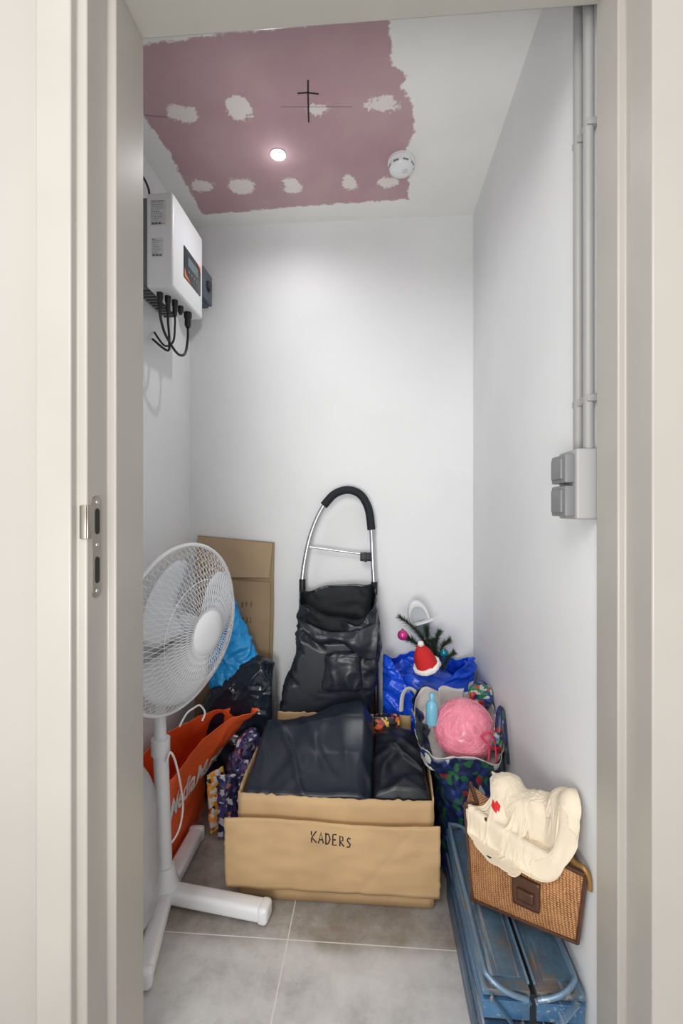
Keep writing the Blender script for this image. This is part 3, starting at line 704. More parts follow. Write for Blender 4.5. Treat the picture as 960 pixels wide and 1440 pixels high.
# ---------------------------------------------------------------- shopping trolley
t=thing('shopping_trolley',(-.135,1.78,0),'black folding shopping trolley with arched silver handle against the back wall','shopping trolley')
hp=[(421,1010,1.80),(422,930,1.805),(424,830,1.815),(430,780,1.82),(440,742,1.825),(455,711,1.83),(470,695,1.832),(489,689,1.833),(507,696,1.832),(518,716,1.83),(522,745,1.825),(524,790,1.82),(526,830,1.815),(528,930,1.805),(529,1010,1.80)]
hp=[P(*q) for q in hp]
lo_=hp[0].copy(); lo_.z=.10; hi_=hp[-1].copy(); hi_.z=.10
full=spl([lo_]+hp+[hi_],6)
bm=bmesh.new(); tube(bm,full,.0095,12); obj('frame',bm,M['alu'],t)
bm=bmesh.new(); tube(bm,spl(hp[5:11],8),.0165,14); obj('grip',bm,M['grip'],t)
bm=bmesh.new(); tube(bm,[P(434,769,1.822),P(524,781,1.822)],.0045,10); obj('crossbar',bm,M['alu'],t)
bm=bmesh.new(); c=P(514,783,1.815); bx(bm,c+V((-.022,-.012,-.017)),c+V((.022,.012,.017)),.004); bx(bm,c+V((-.004,-.016,-.02)),c+V((.004,-.01,.02)),.002); obj('clip',bm,M['black_pl'],t)
for q in (P(425,822,1.815),P(526,826,1.815)):
    bm=bmesh.new(); tube(bm,[q+V((0,0,-.03)),q+V((0,0,.022))],.013,12); obj('joint_sleeve',bm,M['black_pl'],t)
rg=[ring(1080,1.735,412,522,.05),ring(1070,1.735,404,524,.056),ring(1010,1.735,397,518,.062),ring(960,1.735,403,526,.064),ring(915,1.735,416,534,.062,0,.15),ring(872,1.735,419,531,.060,0,.40),ring(840,1.738,421,526,.056,.05,.66,1)]
def trf(a): return .010*math.sin(2*a+.6)-.042*math.exp(-((a-1.62*pi)/.42)**2)+.006*math.sin(5*a)
bm=loft(rg,200,20,4.2,topfn=trf)
for v in bm.verts:
    d=math.exp(-((v.co.z-.68)/.05)**2)*max(0,1.735-v.co.y)/.06
    v.co.y+=.030*d*math.exp(-((v.co.x+.22)/.10)**2); v.co.z-=.015*d
    fr=max(0,min(1,(1.70-v.co.y)/.02))
    a_=v.co.x*.8+v.co.z*1.0; r_=1-abs(noise.noise(V((a_*11,(v.co.z-v.co.x)*3,4))))*2.2
    v.co.y-=.018*fr*max(0,r_)**1.5
crumple(bm,.012,8,6,vor=.2); wrinkle(bm,1.10,100,anchor=.011,bend=.07,seed=6,amp=.008,f=13); clamp(bm,x0=-.383,y0=1.672); obj('bag',bm,M['black_fab'],t,sharp=70,sol=.002)
l=rg[-1]; rg2=[l[:3]+(l[3]-.008,l[4]-.008)+l[5:7]+(1,),(l[0],l[1],l[2]-.07,l[3]-.010,l[4]-.012,0,.3,0),(l[0],l[1],l[2]-.17,l[3]-.014,l[4]-.014,0,.1,0),(l[0],l[1],l[2]-.17,.01,.01,0,.1,0)]
bm=loft(rg2,90,8,4.2,bottom=False,top=True,topfn=trf); crumple(bm,.010,9,3); obj('lining',bm,M['black_dark'],t,recalc=False)
def flapf(u,v):
    top=P(420+112*u,872+16*math.sin(u*pi)+4*u,1.668-.012*math.sin(u*pi)); bo=P(428+100*u,910+12*u-22*(1-u)**2+7*math.sin(u*9),1.652)
    p=top.lerp(bo,v); p.y-=.016*math.sin(v*pi)-.006*math.sin(u*14+v*2); return p
bm=sheet(flapf,80,32); wrinkle(bm,1.09,60,bend=.1,seed=3,amp=.007,f=14); obj('lid_flap',bm,M['black_fab'],t,sharp=70,sol=.003)
c0=P(480,938,1.66)
bm=loft([(c0.x-.004,1.666,c0.z-.085,.058,.012),(c0.x,1.660,c0.z-.07,.070,.022),(c0.x+.002,1.657,c0.z,.066,.026,.08),(c0.x,1.660,c0.z+.045,.062,.020,.12),(c0.x,1.666,c0.z+.055,.054,.010,.14)],110,12,3,top=True)
crumple(bm,.010,9,2,vor=.2); wrinkle(bm,1.07,60,bend=.12,seed=9,amp=.007,f=9); obj('front_pocket',bm,M['black_fab'],t,sharp=70)
bm=bmesh.new(); bx(bm,(-.285,1.70,.085),(.015,1.80,.105),.004); obj('base_plate',bm,M['black_pl'],t)
for x in (-.295,.012):
    bm=bmesh.new(); lathe(bm,[(0,-.012),(.05,-.012),(.075,-.014),(.08,-.006),(.08,.006),(.075,.014),(.05,.012),(0,.012)],28,frame((x,1.775,.081),(1,0,0))); obj('wheel',bm,M['rubber'],t)
bm=bmesh.new(); tube(bm,[(-.295,1.775,.081),(.012,1.775,.081)],.006,10); obj('axle',bm,M['steel'],t)
bm=bmesh.new(); a=P(526,955,1.845); bx(bm,(a.x-.016,1.838,.002),(a.x+.018,1.862,a.z),.002); tag(obj('wooden_board',bm,M['wood']),'narrow raw wooden board standing on end right of the trolley','board')
# ---------------------------------------------------------------- cardboard box
bx0,bx1,by0,by1,bz=-.383,.165,1.275,1.655,.30
t=thing('cardboard_box',((bx0+bx1)/2,(by0+by1)/2,0),'open brown cardboard box marked by hand, filled with dark fabric','cardboard box')
th=.004
bm=bmesh.new(); bx(bm,(bx0,by0,.002),(bx1,by1,.008)); obj('bottom',bm,M['card_in'],t)
def wall(fn,nm,m=M['card']):
    bm=sheet(fn,40,12); obj(nm,bm,m,t,sol=th,recalc=False,sharp=60)
nx=lambda a,b:noise.noise(V((a*14,b*14,2)))
wall(lambda u,v:V((bx0+(bx1-bx0)*u,by0+nx(u,v)*.003*v-.008*math.sin(u*pi)*v,.004+(bz-.004+nx(u*3,1)*.009)*v)),'front_panel')
wall(lambda u,v:V((bx0+(bx1-bx0)*u,by1+nx(u,v)*.003,.004+(bz+.0)*v)),'back_panel')
wall(lambda u,v:V((bx0-.008*v*math.sin(u*pi)+nx(u,v)*.002,by0+(by1-by0)*u,.004+(bz+.008*nx(u,3))*v)),'side_panel')
wall(lambda u,v:V((bx1+.008*v*math.sin(u*pi)+nx(u,v)*.002,by0+(by1-by0)*u,.004+(bz+.008*nx(u,5))*v)),'side_panel')
wall(lambda u,v:V((bx0+.03+(bx1-bx0-.06)*u,by1+.0+.010*v,bz+(.062+nx(u*2,8)*.006)*v)),'back_flap',M['card'])
fx0,fx1=-.415,.180
def ff(u,v):
    z=.246-.200*v+.004*math.sin(u*7)*(1-v); y=1.246-.005*math.sin(v*pi)+.010*v+nx(u*.6,v*.5)*.004
    cr=abs((u-.72)-.30*(1-v)*.9+.1); y+=.0025*math.exp(-(cr/.018)**2)
    x=fx0+(fx1-fx0)*u+.003*nx(v*2,u)
    return V((x,y,z))
def hinge(u,v): return V((bx0+.004+(bx1-bx0-.008)*u,by0,.225)).lerp(ff(u,.03)+V((0,.001,0)),v)
bm=sheet(hinge,30,3); obj('flap_hinge',bm,M['card'],t,sol=.003,recalc=False)
bm=sheet(ff,90,20); bvh=BVHTree.FromBMesh(bm); fl=obj('front_flap',bm,M['card'],t,sol=.004,recalc=False)
a=P(438,1183,1.245); b=P(497,1185,1.245); wd=(b.x-a.x)/6; hh=.031
Ls=[]
for i,chh in enumerate('KADERS'):
    for L in GL[chh]: Ls.append([(a.x+i*wd+x*wd*1.15,a.z-.002*i+y*hh*(1-.03*i)) for x,y in L])
bm=bmesh.new(); strokes(bm,Ls,.0036,lambda x,z:V((x,1.23,z))); project(bm,bvh,(0,1,0),.0034); obj('handwriting',bm,M['ink'],t,recalc=False)
# folded fabric in the box: solid height fields with modelled folds
def heap(x0,x1,y0,y1,hfn,nxx,nyy,z0=.012):
    bm=bmesh.new(); g=[]
    for i in range(nxx+1):
        row=[]
        for j in range(nyy+1):
            x=x0+(x1-x0)*i/nxx; y=y0+(y1-y0)*j/nyy
            d=min(x-x0,x1-x,y-y0,y1-y); h,dx,dy=hfn(x,y)
            h-=.010*max(0,1-d/.010)**2
            k=min(1,d/.02); row.append(bm.verts.new((x+dx*k,y+dy*k,h)))
        g.append(row)
    for i in range(nxx):
        for j in range(nyy): bm.faces.new((g[i][j],g[i+1][j],g[i+1][j+1],g[i][j+1]))
    loop=[g[i][0] for i in range(nxx+1)]+[g[nxx][j] for j in range(1,nyy+1)]+[g[i][nyy] for i in range(nxx-1,-1,-1)]+[g[0][j] for j in range(nyy-1,0,-1)]
    low=[bm.verts.new((v.co.x,v.co.y,z0)) for v in loop]; n=len(loop)
    for i in range(n): bm.faces.new((loop[i],low[i],low[(i+1)%n],loop[(i+1)%n]))
    bm.faces.new(low); return bm
def ss(a,b,x):
    t=max(0,min(1,(x-a)/(b-a))); return t*t*(3-2*t)
def soft(a,b,fa,fb,seed,k=4.5):
    n=noise.noise(V((a*fa,b*fb,seed))); return math.exp(-(n*k)**2)
def h1(x,y):
    u=ss(-.37,-.03,x); v=ss(1.28,1.58,y)
    h=.292+.072*v+.066*ss(.5,1,v)*u**1.5+.008*u
    wx=x+.035*noise.noise(V((x*5,y*5,9))); wy=y+.035*noise.noise(V((x*5,y*5,19)))
    a2=wx*.35+wy*.94; b2=-wx*.94+wy*.35
    h+=.009*soft(b2,a2,9,1.6,1.3)*(.4+.6*v)+.004*soft(wx*.9+wy*.4,wy,12,3.5,7.1,5)+.005*noise.noise(V((x*6,y*6,2)))
    h+=.009*math.exp(-((y-1.535+.10*(x+.37))/.020)**2)*ss(-.36,-.30,x)
    e_=ss(-.045+.012*math.sin(y*22),-.002,x); h-=e_*(.020+.030*v)
    return h,.004*noise.noise(V((x*9,y*9,3))),.004*noise.noise(V((x*9,y*9,8)))
def h2(x,y):
    v=ss(1.28,1.58,y); wx=x+.035*noise.noise(V((x*6,y*6,29))); wy=y+.035*noise.noise(V((x*6,y*6,39)))
    a=wx*.8-wy*.6; b=wx*.6+wy*.8
    dm=max(0,1-((x-.085)/.085)**2)
    h=.272+.045*v+.034*dm**.7+.016*soft(a,b,10,2.6,2.2)+.009*soft(b,a,13,5,5.5)+.010*noise.noise(V((x*8,y*8,1)))
    return h,.006*noise.noise(V((x*12,y*12,13))),.006*noise.noise(V((x*12,y*12,18)))
bm=heap(bx0+.008,-.002,by0+.008,1.592,h1,150,125); clamp(bm,x1=-.001)
tag(obj('dark_fabric',bm,M['navy_leather'],sharp=75),'large folded dark navy leatherette filling the left of the cardboard box','fabric')
bm=heap(.0,bx1-.006,by0+.008,1.592,h2,80,130); clamp(bm,x0=-.0005,x1=bx1-.005)
tag(obj('dark_fabric',bm,M['black_leather'],sharp=75),'smaller crumpled black fabric on the right side of the cardboard box','fabric')
bm=bmesh.new(); a=P(516,1042,1.60); b=P(562,1010,1.60); bx(bm,(max(a.x,.0),1.606,.012),(b.x,1.638,b.z),.004); tag(obj('printed_carton',bm,M['mixbox']),'small dark carton with orange print at the back of the cardboard box','carton')
# ---------------------------------------------------------------- blue bag with decorations
t=thing('blue_carrier_bag',(.205,1.76,0),'big cobalt blue carrier bag stuffed with decorations in the back right corner','carrier bag')
def tfn(a): return .06*math.exp(-((a-1.12*pi)/.45)**2)+.06*math.exp(-((a-1.82*pi)/.4)**2)-.07*math.exp(-((a-1.45*pi)/.35)**2)+.012*math.sin(5*a)
rg=[(.215,1.765,.003,.13,.07),(.215,1.765,.05,.150,.080),(.21,1.765,.25,.160,.088),(.205,1.765,.36,.168,.092),(.205,1.765,.44,.174,.094,0,0,.5),(.208,1.765,.515,.176,.086,0,.15,1)]
bm=loft(rg,200,20,2.8,topfn=tfn); crumple(bm,.028,7,13,vor=.5); wrinkle(bm,1.15,anchor=.010,bend=.06,seed=13,amp=.008,f=14); clamp(bm,y0=1.645,x0=.036); obj('bag',bm,M['blue_bag'],t,sharp=70,sol=.0015)
bm=loft([(.208,1.765,.44,.160,.083,0,0,.2),(.208,1.765,.44,.14,.075),(.208,1.765,.48,.08,.05),(.208,1.765,.50,.01,.01)],110,10,3,bottom=False,top=True); crumple(bm,.02,8,2); wrinkle(bm,1.12,seed=5); clamp(bm,y0=1.68,x0=.04); obj('lining',bm,M['blue_bag'],t,sharp=70)
bm=bmesh.new(); tube(bm,spl([P(564,1000,1.640),P(566,978,1.632),P(574,968,1.628),P(584,974,1.632),P(590,992,1.64)],8),.008,10,flat=(1,.25)); obj('handle',bm,M['lining'],t)
t=thing('fir_branch',P(600,915,1.74),'dark green artificial fir branch poking out of the blue bag','fir branch')
bs=bmesh.new(); nd=bmesh.new(); rnd=random.Random(5)
tw=[[P(612,940,1.73),P(600,908,1.72),P(585,886,1.71),P(562,868,1.70)],[P(610,940,1.74),P(602,902,1.735),P(599,882,1.73)],[P(615,940,1.73),P(622,910,1.72),P(632,900,1.715)],[P(605,930,1.72),P(585,905,1.70),P(574,898,1.695)],[P(612,930,1.74),P(612,905,1.745),P(618,888,1.745)],[P(620,945,1.70),P(628,927,1.69),P(638,918,1.69)],[P(615,930,1.71),P(610,912,1.70),P(607,900,1.70)]]
for L in tw:
    pts=spl(L,10); tube(bs,pts,.0025,6)
    for i in range(2,len(pts)-1):
        d=(pts[i+1]-pts[i]).normalized()
        for k in range(26):
            r=V((rnd.uniform(-1,1),rnd.uniform(-1,1),rnd.uniform(-1,1))); r=(r-d*r.dot(d)).normalized()
            q=pts[i].lerp(pts[i+1],rnd.random()); e=q+(r*.85+d*.6)*rnd.uniform(.015,.027); s=d.cross(r)*.0016
            nd.faces.new([nd.verts.new(q-s),nd.verts.new(q+s),nd.verts.new(e)])
obj('stem',bs,M['bark'],t); obj('needles',nd,M['fir'],t,recalc=False)
def bauble(p,r,m,label):
    t=thing('bauble',p,label,'bauble','christmas baubles')
    bm=bmesh.new(); bmesh.ops.create_uvsphere(bm,u_segments=24,v_segments=16,radius=r); bm.transform(Matrix.Translation(p)); obj('ball',bm,m,t)
    bm=bmesh.new(); lathe(bm,[(.004,0),(.004,.005),(0,.006)],12,Matrix.Translation(p+V((0,0,r-.001)))); obj('cap',bm,M['brass'],t)
bauble(P(566,893,1.665),.019,M['bauble_p'],'shiny pink bauble hanging left of the fir branch')
bauble(P(624,918,1.66),.015,M['bauble_t'],'shiny teal bauble right of the red hat')
c=P(600,936,1.642); t=thing('santa_hat',c,'small red felt hat with white fluffy brim on top of the blue bag','hat')
bm=bmesh.new(); HM=Matrix.Translation(c)@Matrix.Rotation(-.35,4,'Y')@Matrix.Rotation(.25,4,'X')
lathe(bm,[(.040,0),(.041,.012),(.036,.036),(.026,.060),(.014,.080),(.004,.092),(0,.093)],28,HM); crumple(bm,.008,20,1); obj('crown',bm,M['red'],t)
bm=bmesh.new(); tube(bm,[(.040*math.cos(a*pi/16),.040*math.sin(a*pi/16),0) for a in range(32)],.011,10,closed=True); bm.transform(HM); crumple(bm,.006,60,1); obj('brim',bm,M['fluff'],t)
bm=bmesh.new(); bmesh.ops.create_icosphere(bm,subdivisions=3,radius=.011); bm.transform(HM@Matrix.Translation((.006,-.008,.094))); crumple(bm,.004,70,1); obj('pompom',bm,M['fluff'],t)
c=P(590,872,1.79); t=thing('slipper',c+V((0,0,-.05)),'white slipper standing upright behind the fir branch','slipper')
SM=Matrix.Translation(c)@Matrix.Rotation(-.30,4,'Y')@Matrix.Rotation(.30,4,'X')
def outl(a,k=1): return V(((.040+.006*math.sin(a))*math.cos(a)*k,0,.085*math.sin(a)*k))
def slab(k,y0,y1):
    bm=bmesh.new()
    A=[bm.verts.new(outl(2*pi*i/40,k)+V((0,y0,0))) for i in range(40)]; B=[bm.verts.new(outl(2*pi*i/40,k)+V((0,y1,0))) for i in range(40)]
    bm.faces.new(A); bm.faces.new(B[::-1])
    for i in range(40): bm.faces.new((A[i],B[i],B[(i+1)%40],A[(i+1)%40]))
    bm.transform(SM); return bm
obj('sole',slab(1,-.011,.011),M['white_pl'],t,bev=.004); obj('footbed',slab(.80,-.0125,-.010),M['sole'],t)
bm=bmesh.new(); tube(bm,spl([(-.039,-.005,-.005),(-.030,-.030,.006),(0,-.042,.012),(.030,-.030,.006),(.039,-.005,-.005)],6),.024,10,flat=(1,.16)); bm.transform(SM); obj('strap',bm,M['white_pl'],t)
# ---------------------------------------------------------------- printed shopper
t=thing('shopper_bag',(.28,1.48,0),'tall printed shopper bag in navy and green holding the pink ball','shopper bag')
def tf2(a): return .010*math.sin(3*a+.6)+.007*math.sin(7*a)
rg=[(.300,1.475,.003,.082,.115),(.300,1.475,.04,.094,.135),(.298,1.48,.2,.098,.14),(.284,1.48,.33,.114,.146,0,.10,.2),(.265,1.48,.425,.134,.152,0,.33,1)]
bm=loft(rg,180,18,3.4,topfn=tf2); crumple(bm,.014,7,31,vor=.4); wrinkle(bm,1.13,anchor=.012,bend=.08,seed=31,amp=.007,f=13)
clamp(bm)
for v in bm.verts:
    if v.co.z<.33 and v.co.y<1.67: v.co.x=max(v.co.x,.186)
obj('bag',bm,M['shop'],t,sharp=70,sol=.0018)
l=rg[-1]; bm=loft([(l[0],l[1],l[2]+.004,l[3]-.004,l[4]-.004,0,.33,1),(l[0],l[1],.37,l[3]-.016,l[4]-.014,0,.2,.3),(l[0],l[1],.325,l[3]-.03,l[4]-.03,0,0,0),(l[0],l[1],.322,.02,.02)],120,10,3.4,bottom=False,top=True,topfn=tf2); crumple(bm,.010,10,31); clamp(bm,x1=XR-.008); obj('lining',bm,M['lining'],t,sharp=70,recalc=False,sol=.001)
for pts in ([P(700,1030,1.40),P(702,1004,1.41),P(709,996,1.40),P(717,1014,1.38),P(722,1042,1.36),P(722,1075,1.34)],[P(690,985,1.60),P(684,966,1.61),P(672,960,1.62),P(658,966,1.63)]):
    bm=bmesh.new(); tube(bm,spl([V((min(p.x,XR-.014),p.y,p.z)) for p in pts],8),.010,10,flat=(1,.3)); obj('handle',bm,M['shop'],t)
c=P(652,1026,1.45); rb=.093
t=thing('papier_mache_ball',c+V((0,0,-rb)),'pink papier mache ball with string resting in the printed shopper','ball')
bm=bmesh.new(); bmesh.ops.create_icosphere(bm,subdivisions=6,radius=rb); bm.transform(Matrix.Translation(c)); crumple(bm,.003,24,3,vor=.3,fine=.5); obj('ball',bm,M['pink_ball'],t,sharp=80)
bm=bmesh.new(); rnd=random.Random(9)
for k in range(44):
    ax=V((rnd.gauss(0,1),rnd.gauss(0,1),rnd.gauss(0,1))).normalized(); q=ax.orthogonal().normalized(); w=ax.cross(q); h=rnd.uniform(-.4,.4); rr=math.sqrt(1-h*h)
    tube(bm,[c+(ax*h+(q*math.cos(i*pi/20)+w*math.sin(i*pi/20))*rr)*(rb+.0004) for i in range(40)],.0006,4,closed=True)
obj('strands',bm,M['pink_strand'],t)
bm=bmesh.new(); tube(bm,spl([c+V((.035,-.09,.02)),c+V((.055,-.09,-.01)),c+V((.045,-.10,-.06)),c+V((.02,-.10,-.085)),c+V((-.02,-.102,-.09)),c+V((.0,-.105,-.10)),c+V((.05,-.10,-.095)),c+V((.075,-.08,-.06)),c+V((.078,-.07,-.01)),c+V((.06,-.08,.03)),c+V((.03,-.092,.025))],8),.0025,6); obj('string',bm,M['pink_string'],t)
c=P(607,1018,1.44); c.z=max(c.z,.33)
t=thing('bottle',c,'light blue plastic bottle left of the pink ball','bottle')
bm=bmesh.new(); lathe(bm,[(0,0),(.017,0),(.019,.005),(.019,.055),(.015,.068),(.007,.075),(.007,.08),(0,.08)],24,Matrix.Translation(c)); obj('body',bm,M['bottle'],t)
bm=bmesh.new(); lathe(bm,[(0,.079),(.009,.079),(.009,.094),(.007,.097),(0,.097)],20,Matrix.Translation(c)); obj('cap',bm,M['bottle'],t)
for (px,py,Y,r,m_,lb) in ((702,1040,1.42,(.028,.03,.036),'mix2','crumpled printed packet right of the pink ball'),(682,978,1.57,(.05,.035,.036),'mix2','crumpled green and blue packet behind the pink ball')):
    c=P(px,py,Y); c.x=min(c.x,XR-.035)
    bm=bmesh.new(); bmesh.ops.create_icosphere(bm,subdivisions=5,radius=1); bm.transform(Matrix.Translation(c)@Matrix.Diagonal((*r,1))); crumple(bm,.016,18,px); clamp(bm,x1=XR-.008)
    tag(obj('packet',bm,M[m_],sharp=60),lb,'packet')
def leaf(p0,p1,h,lean,m,lb):
    def g(u,v):
        p=p0.lerp(p1,u); return V((min(p.x+lean[0]*v+.006*math.sin(u*5+v*3),XR-.010),p.y+lean[1]*v+.010*math.sin(u*pi),p.z+h*v+.006*math.sin(u*6)*v))
    bm=sheet(g,16,14); tag(obj('leaflet',bm,m,sol=.0012,recalc=False,sharp=60),lb,'leaflet')
leaf(V((.215,1.585,.335)),V((.300,1.600,.335)),.150,(.01,.02),M['lining'],'pale paper sheet standing behind the pink ball')
leaf(V((.358,1.52,.335)),V((.376,1.58,.335)),.140,(.006,0),M['mix2'],'printed leaflet standing between the pink ball and the right wall')
# ---------------------------------------------------------------- toolbox
tx0,tx1,ty0,ty1=.207,.393,.880,1.312; xm=(tx0+tx1)/2
t=thing('toolbox',(xm,(ty0+ty1)/2,0),'worn blue metal cantilever toolbox along the right wall','toolbox')
bm=bmesh.new(); bx(bm,(tx0,ty0,.003),(tx1,ty1,.085),.0015); bx(bm,(tx0-.0025,ty0-.0025,.077),(tx1+.0025,ty1+.0025,.084),.001); obj('body',bm,M['tool_dk'],t,sharp=30)
bm=bmesh.new(); bx(bm,(tx0+.006,ty0+.006,.084),(tx1-.006,ty1-.006,.186)); obj('inner_core',bm,M['tool_gap'],t,sharp=30)
for z0,z1,mm in ((.091,.131,'tool_dk'),(.141,.179,'tool')):
    for a,b in ((tx0,xm-.006),(xm+.006,tx1)):
        bm=bmesh.new(); bx(bm,(a,ty0,z0),(b,ty1,z1),.0015); bx(bm,(a-.0024,ty0-.0024,z1-.006),(b+.0024,ty1+.0024,z1-.0005),.0008); obj('tray',bm,M[mm],t,sharp=30)
for a,b in ((tx0-.001,xm-.006),(xm+.006,tx1+.001)):
    bm=bmesh.new(); bx(bm,(a,ty0-.002,.186),(b,ty1+.002,.199),.0016); bx(bm,(a+.018,ty0+.02,.1985),(b-.010,ty1-.02,.2030),.0012); obj('lid',bm,M['tool_lid'],t,sharp=30)
    bm=bmesh.new(); xe=b if b<xm else a; bx(bm,(xe-.0025,ty0+.01,.199),(xe+.0025,ty1-.01,.2045),.0008); obj('lid_rim',bm,M['tool_bar'],t,sharp=30)
for e in (ty0-.0055,ty1+.0055):
    for x,s in ((tx0+.045,1),(tx1-.045,-1)):
        for z,ss_ in ((.06,1),(.11,-1)):
            bm=bmesh.new(); tube(bm,[(x-s*.03*ss_,e,z),(x+s*.03*ss_,e,z+.08)],.010,10,flat=(1,.2)); ar=obj('link_arm',bm,M['tool_bar'],t)
            for zz,xx in ((z+.004,x-s*.03*ss_),(z+.076,x+s*.03*ss_)):
                if e<1:
                    bm=bmesh.new(); lathe(bm,[(0,.003),(.004,.002),(.005,0)],10,frame((xx,e-.002,zz),(0,-1,0))); obj('rivet',bm,M['steel'],ar)
for x,s in ((tx0+.006,1),(tx1-.012,-1)):
    bm=bmesh.new(); pts=[(x+s*.075,ty1+.006,.17),(x+s*.04,ty1+.007,.200),(x+s*.008,ty1-.004,.214),(x,ty1-.03,.217),(x,1.08,.217),(x,ty0+.035,.217),(x+s*.006,ty0+.006,.214),(x+s*.035,ty0-.008,.202),(x+s*.075,ty0-.007,.188)]
    tube(bm,spl(pts,6),.0052,10); obj('handle',bm,M['tool_bar'],t)
# ---------------------------------------------------------------- straw bag on the toolbox
A=V((.212,1.075,.420)); B=V((.226,1.062,.212)); Cc=V((.389,.900,.276)); Dd=V((.392,.872,.428))
t=thing('straw_handbag',(.30,1.03,.210),'woven straw handbag with brown leather clasp standing on the toolbox','handbag')
BD=.115
def quad(u,v,dy):
    p=A.lerp(Dd,u).lerp(B.lerp(Cc,u),v); bul=.014*(math.sin(u*pi)*math.sin(v*pi))**.6 if 0<u<1 and 0<v<1 else 0
    sag=.010*math.sin(u*pi)*(1-v)
    q=p+V((-bul*.6,(-bul*.7 if dy==0 else bul*.5)+dy*(.75+.25*v),-sag))
    if dy: q.x+=.03*(1-u)
    return q
bm=bmesh.new(); nu,nv=30,22
f=[[bm.verts.new(quad(i/nu,j/nv,0)) for j in range(nv+1)] for i in range(nu+1)]
k=[[bm.verts.new(quad(i/nu,j/nv,BD)) for j in range(nv+1)] for i in range(nu+1)]
for i in range(nu):
    for j in range(nv):
        bm.faces.new((f[i][j],f[i][j+1],f[i+1][j+1],f[i+1][j])); bm.faces.new((k[i][j],k[i+1][j],k[i+1][j+1],k[i][j+1]))
for j in range(nv):
    bm.faces.new((f[0][j],k[0][j],k[0][j+1],f[0][j+1])); bm.faces.new((f[nu][j],f[nu][j+1],k[nu][j+1],k[nu][j]))
for i in range(nu): bm.faces.new((f[i][nv],k[i][nv],k[i+1][nv],f[i+1][nv])); bm.faces.new((f[i][0],f[i+1][0],k[i+1][0],k[i][0]))
clamp(bm,z0=.207); bmesh.ops.recalc_face_normals(bm,faces=bm.faces); bag_bvh=BVHTree.FromBMesh(bm); obj('body',bm,M['weave'],t,bev=.006)
rimpts=[quad(i/20,0,0) for i in range(21)]
tb=bmesh.new(); tube(tb,rimpts,.0065,8); bmesh.ops.recalc_face_normals(tb,faces=tb.faces); rim_bvh=BVHTree.FromBMesh(tb); tb.free()
for pts,r in ((rimpts,.005),([quad(1,j/10,0) for j in range(11)],.004),([quad(0,j/10,0) for j in range(11)],.004),([quad(i/20,1,0) for i in range(21)],.004),([quad(0,j/10,BD) for j in range(11)],.004),([quad(0,0,BD*j/10) for j in range(11)],.005)):
    bm=bmesh.new(); tube(bm,pts,r,8); clamp(bm,z0=.207); obj('edge_trim',bm,M['leather'],t)
def onbag(u0,u1,v0,v1,th_):
    def g(u,v):
        p=quad(u0+(u1-u0)*u,v0+(v1-v0)*v,0); return p+V((-.68,-.73,0))*th_
    return g
bm=sheet(onbag(.47,.70,.36,.74,.004),10,10); obj('clasp_flap',bm,M['leather'],t,sol=.006)
bm=sheet(onbag(.52,.66,.50,.64,.009),6,4); obj('clasp_plate',bm,M['leather'],t,sol=.006,bev=.001)
bm=bmesh.new(); tube(bm,spl([P(799,1203,.90),P(810,1214,.885),P(821,1221,.872),P(829,1236,.866),P(830,1252,.864)],8),.005,10); clamp(bm,y0=.84,x1=XR-.003); obj('handle',bm,M['brass'],t)
# cream cloth: a sheet crammed together and dropped by a small cloth solver onto what fills the straw bag
E=[(P(683,1104,1.10),(.034,.034,.034)),(P(715,1114,1.06),(.042,.038,.038)),(P(738,1136,1.02),(.038,.038,.034)),(P(768,1136,.995),(.044,.040,.030)),(P(796,1134,.945),(.032,.034,.032)),(P(806,1140,.91),(.026,.030,.040))]
ub=union(E,.009,3); bmesh.ops.recalc_face_normals(ub,faces=ub.faces); stuff_bvh=BVHTree.FromBMesh(ub); ub.free()
nu,nv=108,88; rest=.0052
tdir=np.array([.643,-.766,0]); pdir=np.array([-.766,-.643,0]); cen=np.array([.310,.992,.57])
uu,vv=np.meshgrid((np.arange(nu)-(nu-1)/2)*rest*.54,(np.arange(nv)-(nv-1)/2)*rest*.44,indexing='ij')
x=cen+uu[...,None]*tdir+vv[...,None]*pdir
for i in range(nu):
    for j in range(nv):
        q=V((uu[i,j]*16,vv[i,j]*16,3)); x[i,j,2]+=.080*noise.noise(q)+.020*noise.noise(q*2.3); x[i,j,:2]+=np.array(noise.noise_vector(q*1.3)[:2])*.022
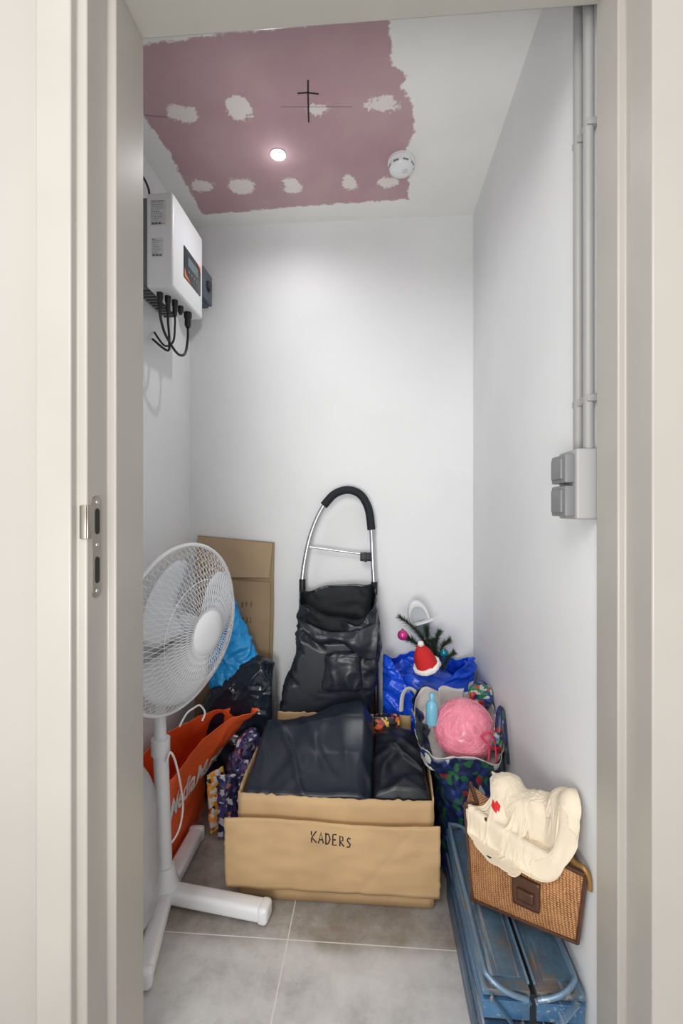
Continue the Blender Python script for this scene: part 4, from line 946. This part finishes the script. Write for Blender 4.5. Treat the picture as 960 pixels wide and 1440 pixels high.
def lim(x,s):
    r=x-cen; a=r@tdir; b=r@pdir
    bb=np.where(b>0,.088,.078)
    ang=np.arctan2(b/bb,a/.165)
    k=1+.18*np.sin(3*ang+1)+.14*np.sin(5*ang+.4)
    k=k+np.clip((.50-x[:,2])*1.5,-.12,.12)
    d=np.sqrt((a/.165)**2+(b/bb)**2)/k
    f=np.where(d>1,1/np.maximum(d,1e-6),1.0)
    f=1+(f-1)*.35
    na=a*f; nb=b*f
    x=x.copy(); x[:,:2]+=((na-a)[:,None]*tdir+(nb-b)[:,None]*pdir)[:,:2]
    x[:,0]=np.minimum(x[:,0],XR-.006); x[:,1]=np.maximum(x[:,1],.848); x[:,2]=np.clip(x[:,2],.372,.60); return x
x=drape(x.reshape(-1,3),nu,nv,rest,[stuff_bvh,bag_bvh,rim_bvh],42,8,lim=lim,bend=.13,fric=.9,thick=.003)
bm=grid_bm(x,nu,nv)
bmesh.ops.smooth_vert(bm,verts=bm.verts,factor=.4,use_axis_x=True,use_axis_y=True,use_axis_z=True)
# small red print patch on the left part of the cloth
tgt=P(690,1134,1.02); best=min(bm.faces,key=lambda f:(f.calc_center_median()-tgt).length)
cc=best.calc_center_median()
for f in bm.faces:
    if (f.calc_center_median()-cc).length<.010: f.material_index=1
tag(obj('cloth_bag',bm,[M['cream'],M['red']],sharp=80,sol=.0012,sub=1,recalc=False),'crumpled cream cotton cloth heaped on top of the straw handbag','cloth')
# ---------------------------------------------------------------- lights, world, camera
w=bpy.data.worlds.new('world'); S.world=w; w.use_nodes=True
bg=w.node_tree.nodes['Background']; bg.inputs[0].default_value=(1,.99,.975,1); bg.inputs[1].default_value=1.0
def area(name,loc,target,size,e,col=(1,1,1)):
    l=bpy.data.lights.new(name,'AREA'); l.shape='DISK'; l.size=size; l.energy=e; l.color=col
    o=bpy.data.objects.new(name,l); o.location=loc; o.rotation_euler=(V(target)-V(loc)).to_track_quat('-Z','Y').to_euler(); C.objects.link(o)
area('hall_fill_high',(-.42,-.55,2.1),(.15,1.3,.6),.8,15.5,(1,.993,.98))  # unseen fill light behind the camera, placed and aimed to brighten the closet
area('hall_fill_low',(-.28,-.55,.75),(.15,1.3,2.1),.7,18,(1,.993,.98))  # added fill, no such floor lamp here; lifts the closet ceiling from below
cam=bpy.data.cameras.new('camera'); cam.sensor_fit='VERTICAL'; cam.sensor_height=36; cam.lens=36*F/1440; cam.clip_start=.02
co=bpy.data.objects.new('camera',cam); co.location=(0,0,HC); co.rotation_euler=(pi/2,0,TH); C.objects.link(co); S.camera=co
S.view_settings.view_transform='Standard'; S.view_settings.exposure=0
